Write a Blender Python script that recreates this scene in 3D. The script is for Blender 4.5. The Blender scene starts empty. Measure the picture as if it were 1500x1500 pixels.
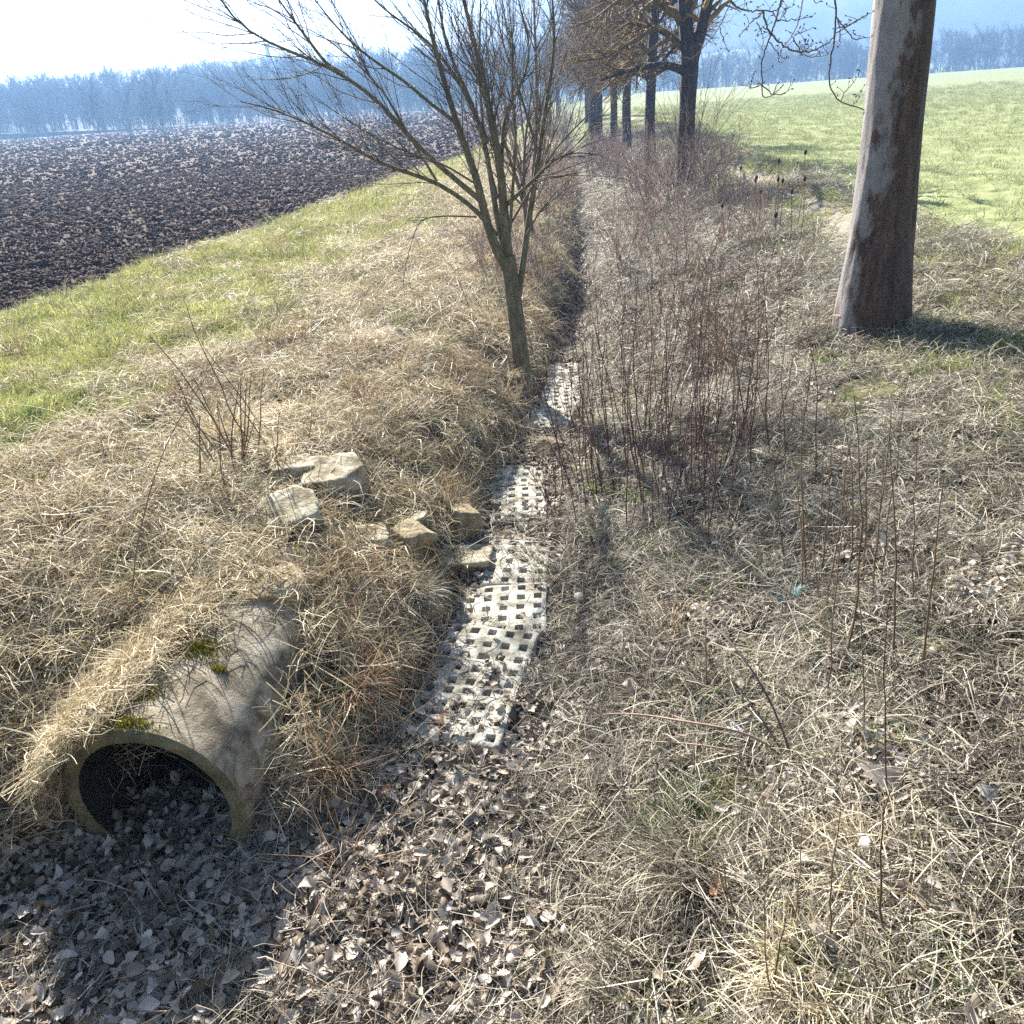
import bpy, math, random
import numpy as np
from mathutils import Matrix, Vector

rng = np.random.default_rng(7)
random.seed(7)
scene = bpy.context.scene
col = scene.collection
RAD = math.radians

# ------------------------------------------------------------------ camera
PITCH, ROLL, CAMZ, FPX = RAD(26.8), RAD(3.9), 3.2, 1166.0
Fv = np.array([0, math.cos(PITCH), -math.sin(PITCH)])
_r0 = np.array([1.0, 0, 0]); _u0 = np.array([0, math.sin(PITCH), math.cos(PITCH)])
Rv = math.cos(ROLL) * _r0 - math.sin(ROLL) * _u0
Uv = math.sin(ROLL) * _r0 + math.cos(ROLL) * _u0
CAM = np.array([0, 0, CAMZ])
cd = bpy.data.cameras.new('camera'); cam = bpy.data.objects.new('camera', cd); col.objects.link(cam)
cd.sensor_width = 36; cd.lens = 28.0; cd.clip_start = 0.05; cd.clip_end = 20000
M3 = Matrix(((Rv[0], Uv[0], -Fv[0]), (Rv[1], Uv[1], -Fv[1]), (Rv[2], Uv[2], -Fv[2])))
cam.matrix_world = Matrix.Translation(Vector(CAM)) @ M3.to_4x4()
scene.camera = cam

# ------------------------------------------------------------------ light
SUN_EL, SUN_AZ = RAD(34), RAD(-22)          # azimuth from +Y towards +X
SKY_STRENGTH, SUN_STRENGTH, EXPOSURE = 0.05, 5.0, 2.15
world = bpy.data.worlds.new('World'); scene.world = world; world.use_nodes = True
wn = world.node_tree; wn.nodes.clear()
sky = wn.nodes.new('ShaderNodeTexSky'); sky.sky_type = 'NISHITA'; sky.sun_disc = False
sky.sun_elevation = SUN_EL; sky.sun_rotation = SUN_AZ
sky.air_density = 1.0; sky.dust_density = 2.0; sky.ozone_density = 1.0; sky.altitude = 200
bg = wn.nodes.new('ShaderNodeBackground'); bg.inputs['Strength'].default_value = SKY_STRENGTH
wo = wn.nodes.new('ShaderNodeOutputWorld')
wn.links.new(sky.outputs[0], bg.inputs[0]); wn.links.new(bg.outputs[0], wo.inputs[0])
sl = bpy.data.lights.new('sun', 'SUN'); sl.energy = SUN_STRENGTH; sl.angle = RAD(0.55); sl.color = (1.0, 0.955, 0.88)
sun = bpy.data.objects.new('sun', sl); col.objects.link(sun)
sd = Vector((math.sin(SUN_AZ) * math.cos(SUN_EL), math.cos(SUN_AZ) * math.cos(SUN_EL), math.sin(SUN_EL)))
sun.rotation_euler = sd.to_track_quat('Z', 'Y').to_euler(); sun.location = sd * 60
scene.view_settings.view_transform = 'Standard'; scene.view_settings.look = 'None'
scene.view_settings.exposure = EXPOSURE; scene.view_settings.gamma = 1.0
scene.view_settings.use_curve_mapping = False
scene.cycles.use_denoising = False; scene.cycles.max_bounces = 6; scene.cycles.adaptive_threshold = .015

# ------------------------------------------------------------------ helpers: rays
def ray(px, py):
    return Fv + Rv * (px - 750) / FPX + Uv * (750 - py) / FPX
def atY(px, py, Y):
    d = ray(px, py); return CAM + d * (Y / d[1])
def atz(px, py, z):
    d = ray(px, py); return CAM + d * ((z - CAMZ) / d[2])

# ------------------------------------------------------------------ noise
def _hash(ix, iy, s):
    with np.errstate(over='ignore'):
        h = (ix.astype(np.int64) * 374761393 + iy.astype(np.int64) * 668265263 + s * 1442695041) & 0xffffffff
        h = ((h ^ (h >> 13)) * 1274126177) & 0xffffffff
        return ((h ^ (h >> 16)) & 0xffff) / 65535.0
def vnoise(x, y, s=0):
    x = np.asarray(x, float); y = np.asarray(y, float)
    ix = np.floor(x); iy = np.floor(y); fx = x - ix; fy = y - iy
    fx = fx * fx * (3 - 2 * fx); fy = fy * fy * (3 - 2 * fy)
    a = _hash(ix, iy, s); b = _hash(ix + 1, iy, s); c = _hash(ix, iy + 1, s); d = _hash(ix + 1, iy + 1, s)
    return (a + (b - a) * fx) * (1 - fy) + (c + (d - c) * fx) * fy
def fbm(x, y, s=0, o=4):
    t = 0; a = 0.5; n = 0
    for i in range(o):
        t = t + a * vnoise(x * 2 ** i, y * 2 ** i, s + i * 17); n += a; a *= 0.5
    return t / n
def sstep(a, b, x):
    t = np.clip((x - a) / (b - a), 0, 1); return t * t * (3 - 2 * t)

# ------------------------------------------------------------------ terrain function
CY = np.array([-40, 1, 3.36, 3.93, 4.65, 5.1, 7.05, 9.1, 10.8, 16, 25, 42, 128, 400.])
CX = np.array([-1, -.7, -.48, -.28, -.12, -.05, .12, .66, .9, 1.64, 2.6, 4.3, 12.2, 40.])
def xc(Y): return np.interp(Y, CY, CX) + .13 * np.sin(np.asarray(Y) * .85) * sstep(11, 14, np.asarray(Y, float)) + .1 * np.sin(np.asarray(Y) * .37) * sstep(14, 20, np.asarray(Y, float))
# foot of the left bank / of the right bank, as polylines ahead of the camera
LF = np.array([(-9, 2.0), (-3.2, 2.45), (-2.45, 2.85), (-2.2, 3.1), (-1.5, 3.12), (-1.25, 2.95), (-0.98, 3.2), (-0.82, 3.7), (-0.58, 4.5), (-0.44, 5.5), (-0.3, 6.5),
               (0.05, 7.8), (0.3, 9.0), (0.6, 10.5), (1.3, 16), (2.25, 25), (3.9, 42), (11.8, 128), (39, 400)])
RF = np.array([(-0.1, -20), (0.1, 1.0), (0.2, 3.0), (0.3, 4.2), (0.42, 5.5), (0.6, 7), (1.05, 9), (1.3, 11), (1.9, 16), (3.0, 25), (4.8, 42), (12.8, 128), (41, 400)])
def polydist(X, Y, P):
    best = np.full(X.shape, 1e18); side = np.zeros(X.shape)
    for a, b in zip(P[:-1], P[1:]):
        d = b - a; L2 = d @ d
        t = np.clip(((X - a[0]) * d[0] + (Y - a[1]) * d[1]) / L2, 0, 1)
        dx = X - (a[0] + t * d[0]); dy = Y - (a[1] + t * d[1])
        q = dx * dx + dy * dy
        s = d[0] * dy - d[1] * dx
        m = q < best - 1e-9
        best = np.where(m, q, best); side = np.where(m, np.sign(s), side)
    return np.sqrt(best) * side          # positive on the left of the walking direction
PIPE_X, PIPE_Z, PIPE_RI, PIPE_RO, PIPE_Y0, PIPE_A = -1.82, 0.31, 0.385, 0.465, 2.86, RAD(9)
def pipe_uv(X, Y):
    dx = X - PIPE_X; dy = Y - PIPE_Y0; c, s = math.cos(PIPE_A), math.sin(PIPE_A)
    return dx * c - dy * s, dx * s + dy * c
RISE_L_D = np.array([0, .12, .3, .6, .9, 1.6, 3, 6]); RISE_L_Z = np.array([0, .2, .42, .62, .74, .88, .98, 1.0])
RISE_R_D = np.array([0, .12, .5, 1.2, 2.2, 3.2, 4.6, 7]); RISE_R_Z = np.array([0, .12, .30, .55, .88, 1.05, 1.2, 1.2])
def far_z(X, Y):
    """fields rising gently away"""
    left = 0.0145 * np.clip(Y - 40, 0, 230)
    right = 0.0145 * np.clip(Y - 30, 0, 400)
    w = sstep(-10, 25, X - 0.1 * Y)
    return left * (1 - w) + right * w
def ground_z(X, Y, detail=True):
    X = np.asarray(X, float); Y = np.asarray(Y, float)
    dl = polydist(X, Y, LF); dr = -polydist(X, Y, RF)
    z = np.interp(np.clip(dl, 0, 99), RISE_L_D, RISE_L_Z) + np.interp(np.clip(dr, 0, 99), RISE_R_D, RISE_R_Z)
    depth = 1 - 0.3 * sstep(50, 120, Y)
    z = 1.1 - (1.1 - z) * depth
    z = z + far_z(X, Y)
    s_ = X - xc(Y)
    z = z - .38 * np.exp(-(s_ / (.30 + .22 * fbm(Y * .9, Y * 0 + 3., 61))) ** 2) * sstep(10.8, 13, Y) * (1 - sstep(60, 90, Y))
    # embankment the photographer stands on
    z = z + 1.5 * sstep(1.1, -1.2, Y) * (1 - sstep(8, 20, np.abs(X)) * 0.3)
    if detail:
        nearw = np.exp(-np.clip(Y, 0, 400) / 60)
        bank = np.clip(np.maximum(dl, dr), 0, 1)
        z = z + ((fbm(X * 1.3, Y * 1.3, 3) - .5) * .22 + (fbm(X * 4.5, Y * 4.5, 9) - .5) * .13) * (0.35 + 0.65 * bank) * nearw
    u, v = pipe_uv(X, Y)
    z = np.where((np.abs(u) < 0.425) & (v < 1.10) & (v > -0.16), 0.02 + 0.03 * v, z)
    return z
def gz(x, y): return float(ground_z(np.array([x]), np.array([y]))[0])
def on(px, py):
    """where the ray through a picture point meets the ground"""
    d = ray(px, py); t = np.linspace(1.2, 90, 3000) ** 1.0
    P = CAM[None] + d[None] * t[:, None]
    g = ground_z(P[:, 0], P[:, 1]); i = np.argmax(P[:, 2] < g)
    if P[i, 2] >= g[i]: i = len(t) - 1
    return P[i]
FIELD_Y = np.array([-30, 5, 14.85, 18.25, 24.3, 34.7, 44.6, 57.9, 128, 400.])
FIELD_X = np.array([-9, -7.9, -6.5, -5.8, -4.6, -3.1, -1.2, 1.2, 7, 28.])
CROP_Y = np.array([-30, 5, 11, 16, 23, 29, 40, 60, 128, 400.])
CROP_X = np.array([6.5, 6.6, 6.7, 7.1, 8.5, 9.0, 10.2, 13, 20, 50.])
TRACK_Y = np.array([-30, 5, 11, 14, 17, 22, 29, 60, 400])
TRACK_X = np.array([4.3, 4.6, 5.0, 5.7, 6.2, 6.9, 7.7, 11, 46])

# ------------------------------------------------------------------ where the stones lie
ROCKS = [  # px, py of the centre, dims, rot, lift, seed, mat, name, label
    (432, 704, (.36, .28, .12), (.05, .1, .2), .09, 1, 'stone', 'flat pale slab lying behind the two blocks, farthest up the left bank'),
    (422, 768, (.46, .36, .17), (.28, -.12, .35), .06, 2, 'stone', 'pale tilted limestone block lowest left of the stone group'),
    (494, 722, (.42, .34, .27), (.10, .06, -.15), .09, 3, 'stone', 'large limestone block with sunlit flat top and brown front'),
    (682, 796, (.28, .24, .24), (.1, .3, .5), .19, 4, 'stonebrown', 'rounded brown stone sitting on the slab at the paving edge'),
    (676, 838, (.46, .30, .13), (.12, .2, .15), .10, 5, 'stone', 'grey wedge shaped slab jutting over the paving from the left bank'),
    (600, 800, (.30, .24, .20), (.2, .1, .9), .04, 6, 'stonebrown', 'brown block half hidden in grass left of the rounded stone'),
    (530, 792, (.36, .22, .12), (.1, .1, .2), -.01, 7, 'stone', 'pale low stone in the grass under the large block'),
    (583, 768, (.34, .2, .13), (.1, -.1, -.1), -.02, 8, 'stone', 'long pale stone buried in yellow grass'),
    (398, 872, (.36, .30, .09), (.25, .2, .5), .04, 9, 'stonebrown', 'flat slab leaning at the buried end of the concrete pipe'),
    (806, 668, (.26, .22, .24), (.3, .4, .8), .05, 31, 'stonebrown', 'rounded stone in the ditch in front of the small tree'),
    (1137, 678, (.34, .22, .08), (.1, .2, .3), .03, 11, 'stone', 'pale flat stone alone on the right bank among the red stems'),
    (826, 512, (.22, .18, .16), (0, .1, .6), .05, 12, 'stone', 'small round stone at the far end of the paving'),
    (1029, 1118, (.10, .08, .06), (.1, .1, .3), .02, 13, 'stonebrown', 'dark fist sized stone in grass on the right bank'),
    (1208, 1077, (.10, .08, .06), (.3, .2, .3), .03, 14, 'stone', 'small pale stone beside the tall brown stalks'),
    (726, 1287, (.075, .06, .05), (.1, .3, .3), .04, 15, 'stone', 'small angular stone lying among the leaves'),
    (750, 1285, (.065, .055, .05), (.1, .1, 1.3), .04, 16, 'stonebrown', 'pebble lying right beside the small angular stone'),
    (748, 1415, (.085, .07, .05), (.1, .1, .3), .04, 17, 'stone', 'round pebble in the leaves near the bottom edge'),
    (958, 912, (.20, .13, .05), (.2, .1, .3), .03, 18, 'stone', 'whitish flat stone in the grass right of the paving'),
]
ROCKXY = [(on(q[0], q[1]), max(q[2]) * .42) for q in ROCKS if max(q[2]) > .2]

# ------------------------------------------------------------------ object helpers
def tag(o, label=None, cat=None, group=None, kind=None):
    if label: o['label'] = label
    if cat: o['category'] = cat
    if group: o['group'] = group
    if kind: o['kind'] = kind
    return o
def empty(name, loc, label, cat, group=None):
    o = bpy.data.objects.new(name, None); col.objects.link(o); o.location = loc
    o.empty_display_size = 0.1
    return tag(o, label, cat, group)
def link(name, mesh, parent=None, loc=None):
    o = bpy.data.objects.new(name, mesh); col.objects.link(o)
    if parent is not None:
        o.parent = parent
    if loc is not None: o.location = loc
    return o
def np_mesh(name, V, Fc, mat=None, tint=None, smooth=False, tint_name='tint'):
    """V (n,3); Fc (m,k) uniform polygons"""
    me = bpy.data.meshes.new(name)
    V = np.asarray(V, np.float32); Fc = np.asarray(Fc, np.int32)
    k = Fc.shape[1]
    me.vertices.add(len(V)); me.vertices.foreach_set('co', V.ravel())
    me.loops.add(Fc.size); me.loops.foreach_set('vertex_index', Fc.ravel())
    me.polygons.add(len(Fc)); me.polygons.foreach_set('loop_start', np.arange(0, Fc.size, k, dtype=np.int32))
    me.update(calc_edges=True)
    if smooth: me.polygons.foreach_set('use_smooth', np.ones(len(Fc), bool))
    if tint is not None:
        a = me.attributes.new(tint_name, 'FLOAT', 'POINT'); a.data.foreach_set('value', np.asarray(tint, np.float32))
    if mat: me.materials.append(mat)
    return me

class Tubes:
    """collects round tapering tubes and joins them into one mesh"""
    def __init__(s): s.V = []; s.F = []; s.T = []; s.n = 0
    def add(s, P, r, sides=4, tint=None):
        P = np.asarray(P, float); r = np.asarray(r, float)
        n = len(P)
        if r.ndim == 0 or len(r) != n: r = np.interp(np.linspace(0, 1, n), np.linspace(0, 1, r.size), np.atleast_1d(r))
        T = np.gradient(P, axis=0); T /= np.linalg.norm(T, axis=1)[:, None] + 1e-12
        ref = np.array([0.31, 0.87, 0.38]) if abs(T[:, 2]).mean() > .6 else np.array([0.1, 0.2, 0.97])
        A = np.cross(T, ref); A /= np.linalg.norm(A, axis=1)[:, None] + 1e-12
        B = np.cross(T, A)
        th = np.arange(sides) * 2 * np.pi / sides
        ring = P[:, None] + r[:, None, None] * (A[:, None] * np.cos(th)[None, :, None] + B[:, None] * np.sin(th)[None, :, None])
        s.V.append(ring.reshape(-1, 3))
        i = np.arange(n - 1)[:, None] * sides; j = np.arange(sides)[None]; j2 = (j + 1) % sides
        f = np.stack([i + j, i + j2, i + sides + j2, i + sides + j], -1).reshape(-1, 4) + s.n
        s.F.append(f); s.T.append(np.full(n * sides, rng.random() if tint is None else tint)); s.n += n * sides
    def mesh(s, name, mat, origin=(0, 0, 0)):
        return np_mesh(name, np.concatenate(s.V) - np.array(origin), np.concatenate(s.F), mat, np.concatenate(s.T), smooth=True)

# ------------------------------------------------------------------ materials
def ramp(n, cols, fac):
    r = n.nodes.new('ShaderNodeValToRGB'); e = r.color_ramp.elements
    while len(e) < len(cols): e.new(0.5)
    for i, (p, c) in enumerate(cols): e[i].position = p; e[i].color = (*c, 1)
    n.links.new(fac, r.inputs[0]); return r.outputs[0]
def noise(n, scale, detail=4, rough=.6, vec=None, dist=0):
    t = n.nodes.new('ShaderNodeTexNoise'); t.inputs['Scale'].default_value = scale
    t.inputs['Detail'].default_value = detail; t.inputs['Roughness'].default_value = rough; t.inputs['Distortion'].default_value = dist
    if vec is not None: n.links.new(vec, t.inputs['Vector'])
    return t.outputs['Fac']
def math_(n, op, a, b):
    m = n.nodes.new('ShaderNodeMath'); m.operation = op
    for i, v in enumerate((a, b)):
        if isinstance(v, (int, float)): m.inputs[i].default_value = v
        else: n.links.new(v, m.inputs[i])
    return m.outputs[0]
def mixc(n, f, a, b, mode='MIX'):
    m = n.nodes.new('ShaderNodeMix'); m.data_type = 'RGBA'; m.blend_type = mode
    for k, v in ((0, f), (6, a), (7, b)):
        if isinstance(v, (int, float)): m.inputs[k].default_value = v
        elif isinstance(v, tuple): m.inputs[k].default_value = (*v, 1)
        else: n.links.new(v, m.inputs[k])
    return m.outputs[2]
def attr(n, name):
    a = n.nodes.new('ShaderNodeAttribute'); a.attribute_name = name; return a
def new_mat(name):
    m = bpy.data.materials.new(name); m.use_nodes = True; n = m.node_tree; n.nodes.clear()
    out = n.nodes.new('ShaderNodeOutputMaterial'); return m, n, out
def world_pos(n):
    g = n.nodes.new('ShaderNodeNewGeometry'); return g.outputs['Position']
def blade_mat(name, cols, trans=.24, patch=.35, spec=0.25):
    """thin leaves or blades: colour runs over a ramp by blade, by clump and by patch of ground"""
    m, n, out = new_mat(name)
    t = attr(n, 'tint').outputs['Fac']
    oi = n.nodes.new('ShaderNodeObjectInfo').outputs['Random']
    pn = noise(n, .9, 3, .6, world_pos(n))
    f = math_(n, 'ADD', math_(n, 'MULTIPLY', t, .55), math_(n, 'MULTIPLY', oi, .2))
    f = math_(n, 'ADD', f, math_(n, 'MULTIPLY', math_(n, 'SUBTRACT', pn, .35), patch * 1.6))
    c = ramp(n, cols, f)
    p = n.nodes.new('ShaderNodeBsdfPrincipled'); n.links.new(c, p.inputs['Base Color'])
    p.inputs['Roughness'].default_value = .55; p.inputs['Specular IOR Level'].default_value = spec
    tr = n.nodes.new('ShaderNodeBsdfTranslucent'); n.links.new(c, tr.inputs['Color'])
    mx = n.nodes.new('ShaderNodeMixShader'); mx.inputs[0].default_value = trans
    n.links.new(p.outputs[0], mx.inputs[1]); n.links.new(tr.outputs[0], mx.inputs[2]); n.links.new(mx.outputs[0], out.inputs[0])
    return m
def solid_mat(name, cols, scale=8, rough=.85, bump=.3, bscale=None, stretch=None, spec=.3, obj=True, use_tint=0.0, dist_=0):
    m, n, out = new_mat(name)
    tc = n.nodes.new('ShaderNodeTexCoord'); v = tc.outputs['Object']
    if stretch:
        mp = n.nodes.new('ShaderNodeMapping'); mp.inputs['Scale'].default_value = stretch; n.links.new(v, mp.inputs[0]); v = mp.outputs[0]
    f = noise(n, scale, 6, .62, v, dist_)
    f = math_(n, 'ADD', math_(n, 'MULTIPLY', math_(n, 'SUBTRACT', f, .5), 1.6), .5)
    if use_tint:
        f = math_(n, 'ADD', math_(n, 'MULTIPLY', f, 1 - use_tint), math_(n, 'MULTIPLY', attr(n, 'tint').outputs['Fac'], use_tint))
    c = ramp(n, cols, f)
    p = n.nodes.new('ShaderNodeBsdfPrincipled'); n.links.new(c, p.inputs['Base Color'])
    p.inputs['Roughness'].default_value = rough; p.inputs['Specular IOR Level'].default_value = spec
    if bump:
        b = n.nodes.new('ShaderNodeBump'); b.inputs['Strength'].default_value = bump; b.inputs['Distance'].default_value = .02
        n.links.new(noise(n, bscale or scale * 4, 6, .7, v), b.inputs['Height']); n.links.new(b.outputs[0], p.inputs['Normal'])
    n.links.new(p.outputs[0], out.inputs[0])
    return m
M = {}
M['straw'] = blade_mat('straw', [(.05, (.05, .034, .017)), (.3, (.26, .185, .09)), (.55, (.64, .54, .34)), (.85, (.84, .77, .58))])
M['greystraw'] = blade_mat('grey_straw', [(.05, (.028, .022, .016)), (.34, (.14, .115, .08)), (.6, (.43, .38, .28)), (.92, (.76, .72, .60))])
M['ruststraw'] = blade_mat('rust_straw', [(0, (.07, .035, .02)), (.35, (.23, .125, .065)), (.65, (.42, .29, .165)), (1, (.66, .53, .35))])
M['green'] = blade_mat('green_grass', [(0, (.03, .055, .012)), (.4, (.10, .17, .03)), (.75, (.26, .32, .08)), (1, (.55, .50, .22))], trans=.45)
M['olive'] = blade_mat('olive_grass', [(0, (.07, .075, .022)), (.3, (.25, .26, .075)), (.6, (.50, .48, .19)), (1, (.80, .74, .45))], trans=.4)
M['leaf'] = blade_mat('dead_leaf', [(.05, (.050, .038, .028)), (.25, (.20, .15, .105)), (.48, (.41, .355, .29)), (.72, (.54, .49, .42)), (.95, (.74, .68, .60))], trans=.2, patch=.2)
M['leafrust'] = blade_mat('rust_leaf', [(0, (.17, .07, .03)), (1, (.38, .19, .09))], trans=.3)
M['crop'] = blade_mat('young_crop', [(0, (.11, .13, .04)), (.5, (.24, .27, .12)), (1, (.48, .47, .27))], trans=.45)
M['stick'] = solid_mat('dead_stick', [(0, (.10, .08, .06)), (.5, (.26, .21, .16)), (1, (.48, .42, .34))], 20, use_tint=.6)
M['bark'] = solid_mat('young_bark', [(0, (.045, .042, .022)), (.45, (.13, .115, .065)), (.8, (.24, .205, .12)), (1, (.36, .32, .21))], 9, stretch=(3, 3, .8), bump=.5)
M['barkdark'] = solid_mat('dark_bark', [(0, (.012, .009, .010)), (.5, (.055, .04, .04)), (1, (.16, .12, .11))], 7, stretch=(3, 3, .5), bump=.9)
M['twigdark'] = solid_mat('twig_bark', [(0, (.05, .04, .034)), (1, (.20, .155, .12))], 12, bump=0, use_tint=.6)
M['twigbrown'] = solid_mat('lichen_twig', [(0, (.06, .038, .018)), (.5, (.19, .12, .05)), (1, (.40, .28, .12))], 3, bump=0, use_tint=.6)
M['red'] = solid_mat('red_stem', [(0, (.045, .020, .016)), (.6, (.12, .055, .042)), (1, (.22, .13, .09))], 8, bump=0, use_tint=.6, spec=.4)
M['mauve'] = solid_mat('mauve_twig', [(0, (.07, .042, .032)), (.5, (.23, .155, .12)), (1, (.50, .39, .31))], 8, bump=0, use_tint=.7)
M['brownstem'] = solid_mat('brown_stem', [(0, (.06, .035, .02)), (.6, (.17, .11, .06)), (1, (.32, .24, .15))], 8, bump=0, use_tint=.5)
M['bud'] = blade_mat('pale_bud', [(0, (.35, .33, .24)), (1, (.85, .83, .70))], trans=.3, patch=0)
M['buddark'] = solid_mat('dark_bud', [(0, (.03, .02, .015)), (1, (.10, .06, .04))], 8, bump=0)
M['stone'] = solid_mat('limestone', [(.15, (.055, .042, .022)), (.4, (.20, .16, .09)), (.58, (.38, .33, .22)), (.9, (.58, .53, .40))], 7, bump=1.0, bscale=14)
M['stonebrown'] = solid_mat('brown_stone', [(0, (.09, .065, .03)), (.4, (.25, .19, .10)), (.75, (.40, .335, .21)), (1, (.58, .52, .38))], 8, bump=1.0, bscale=16)
M['paver'] = solid_mat('weathered_concrete', [(.12, (.07, .060, .042)), (.4, (.24, .22, .165)), (.58, (.46, .435, .36)), (.9, (.64, .62, .54))], 6, bump=.5, bscale=45)
M['pipe'] = solid_mat('pipe_concrete', [(.1, (.04, .032, .018)), (.38, (.15, .12, .075)), (.56, (.29, .24, .165)), (.85, (.46, .40, .30))], 7, bump=.7, bscale=75, dist_=.6)
M['lip'] = solid_mat('mossy_lip', [(0, (.05, .05, .02)), (.45, (.16, .145, .075)), (1, (.36, .32, .21))], 9, bump=.8, bscale=40)
M['bore'] = solid_mat('shade_dark_concrete', [(0, (.008, .008, .006)), (1, (.05, .045, .035))], 6, bump=.6)  # concrete coloured near-black, the shade inside the pipe put into the colour
M['moss'] = blade_mat('moss', [(0, (.06, .06, .01)), (.4, (.24, .22, .03)), (1, (.62, .52, .08))], trans=.3, patch=0)
M['seed'] = solid_mat('seed_head', [(0, (.02, .012, .01)), (1, (.08, .05, .035))], 30, bump=.8)
M['plastic'] = solid_mat('plastic_scrap', [(0, (.35, .42, .5)), (1, (.75, .8, .85))], 10, bump=.2, rough=.35)
M['plasticteal'] = solid_mat('teal_plastic', [(0, (.10, .34, .36)), (1, (.25, .55, .58))], 10, bump=.2, rough=.35)
M['fartree'] = solid_mat('far_tree_bark', [(0, (.02, .018, .02)), (1, (.075, .062, .06))], 1.0, bump=0, use_tint=.6)
M['tower'] = solid_mat('tower_stone', [(0, (.10, .10, .10)), (1, (.2, .19, .18))], 1.0, bump=0)

def ground_mat():
    m, n, out = new_mat('soil_and_litter')
    pos = world_pos(n)
    z = attr(n, 'zone')                      # r: green sward, g: bare track, b: far sward
    f1 = noise(n, 14, 6, .7, pos); f2 = noise(n, 1.3, 4, .6, pos)
    litter = ramp(n, [(.25, (.018, .014, .010)), (.48, (.075, .058, .038)), (.62, (.22, .175, .115)), (.8, (.42, .35, .24))], f1)
    green = ramp(n, [(.3, (.05, .08, .016)), (.5, (.17, .21, .05)), (.68, (.36, .35, .14)), (.85, (.55, .49, .27))], math_(n, 'ADD', math_(n, 'MULTIPLY', f1, .6), math_(n, 'MULTIPLY', f2, .4)))
    track = ramp(n, [(.3, (.16, .13, .10)), (.6, (.40, .345, .27)), (.8, (.56, .50, .41))], f1)
    sx = n.nodes.new('ShaderNodeSeparateColor'); n.links.new(z.outputs['Color'], sx.inputs[0])
    c = mixc(n, sx.outputs[0], litter, green); c = mixc(n, sx.outputs[1], c, track)
    p = n.nodes.new('ShaderNodeBsdfPrincipled'); n.links.new(c, p.inputs['Base Color'])
    p.inputs['Roughness'].default_value = .95; p.inputs['Specular IOR Level'].default_value = .1
    b = n.nodes.new('ShaderNodeBump'); b.inputs['Strength'].default_value = .8; b.inputs['Distance'].default_value = .03
    n.links.new(noise(n, 25, 6, .7, pos), b.inputs['Height']); n.links.new(b.outputs[0], p.inputs['Normal'])
    n.links.new(p.outputs[0], out.inputs[0]); return m
M['ground'] = ground_mat()
def soil_mat():
    m, n, out = new_mat('ploughed_soil')
    pos = world_pos(n)
    f = noise(n, 6, 6, .7, pos); g = noise(n, .25, 3, .5, pos)
    f = math_(n, 'ADD', math_(n, 'MULTIPLY', f, .7), math_(n, 'MULTIPLY', g, .3))
    c = ramp(n, [(.3, (.055, .036, .029)), (.5, (.098, .064, .050)), (.65, (.125, .083, .065)), (.85, (.155, .108, .088))], f)
    p = n.nodes.new('ShaderNodeBsdfPrincipled'); n.links.new(c, p.inputs['Base Color'])
    p.inputs['Roughness'].default_value = .9; p.inputs['Specular IOR Level'].default_value = .15
    b = n.nodes.new('ShaderNodeBump'); b.inputs['Strength'].default_value = 1; b.inputs['Distance'].default_value = .15
    n.links.new(noise(n, 4, 8, .75, pos), b.inputs['Height']); n.links.new(b.outputs[0], p.inputs['Normal'])
    n.links.new(p.outputs[0], out.inputs[0]); return m
M['soil'] = soil_mat()
def cropground_mat():
    m, n, out = new_mat('crop_ground')
    pos = world_pos(n)
    mp = n.nodes.new('ShaderNodeMapping'); mp.inputs['Rotation'].default_value = (0, 0, RAD(35)); mp.inputs['Scale'].default_value = (.12, 1.2, 1); n.links.new(pos, mp.inputs[0])
    f = noise(n, 1.2, 5, .6, mp.outputs[0]); g = noise(n, 5, 5, .7, pos)
    f = math_(n, 'ADD', math_(n, 'MULTIPLY', f, .5), math_(n, 'MULTIPLY', g, .5))
    c = ramp(n, [(.3, (.13, .135, .055)), (.48, (.22, .245, .10)), (.62, (.29, .30, .15)), (.8, (.44, .41, .25))], f)
    p = n.nodes.new('ShaderNodeBsdfPrincipled'); n.links.new(c, p.inputs['Base Color'])
    p.inputs['Roughness'].default_value = .9; p.inputs['Specular IOR Level'].default_value = .1
    b = n.nodes.new('ShaderNodeBump'); b.inputs['Strength'].default_value = .7; b.inputs['Distance'].default_value = .06
    n.links.new(g, b.inputs['Height']); n.links.new(b.outputs[0], p.inputs['Normal'])
    n.links.new(p.outputs[0], out.inputs[0]); return m
M['cropground'] = cropground_mat()
M['hillwood'] = solid_mat('hill_woodland', [(0, (.02, .022, .02)), (.5, (.05, .05, .04)), (1, (.13, .12, .09))], .02, bump=1, bscale=.06)
M['palefield'] = solid_mat('pale_hill_field', [(0, (.12, .15, .07)), (1, (.24, .25, .15))], .01, bump=0)
M['gravel'] = solid_mat('pale_gravel', [(0, (.20, .185, .15)), (1, (.32, .30, .25))], .5, bump=0)

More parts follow.
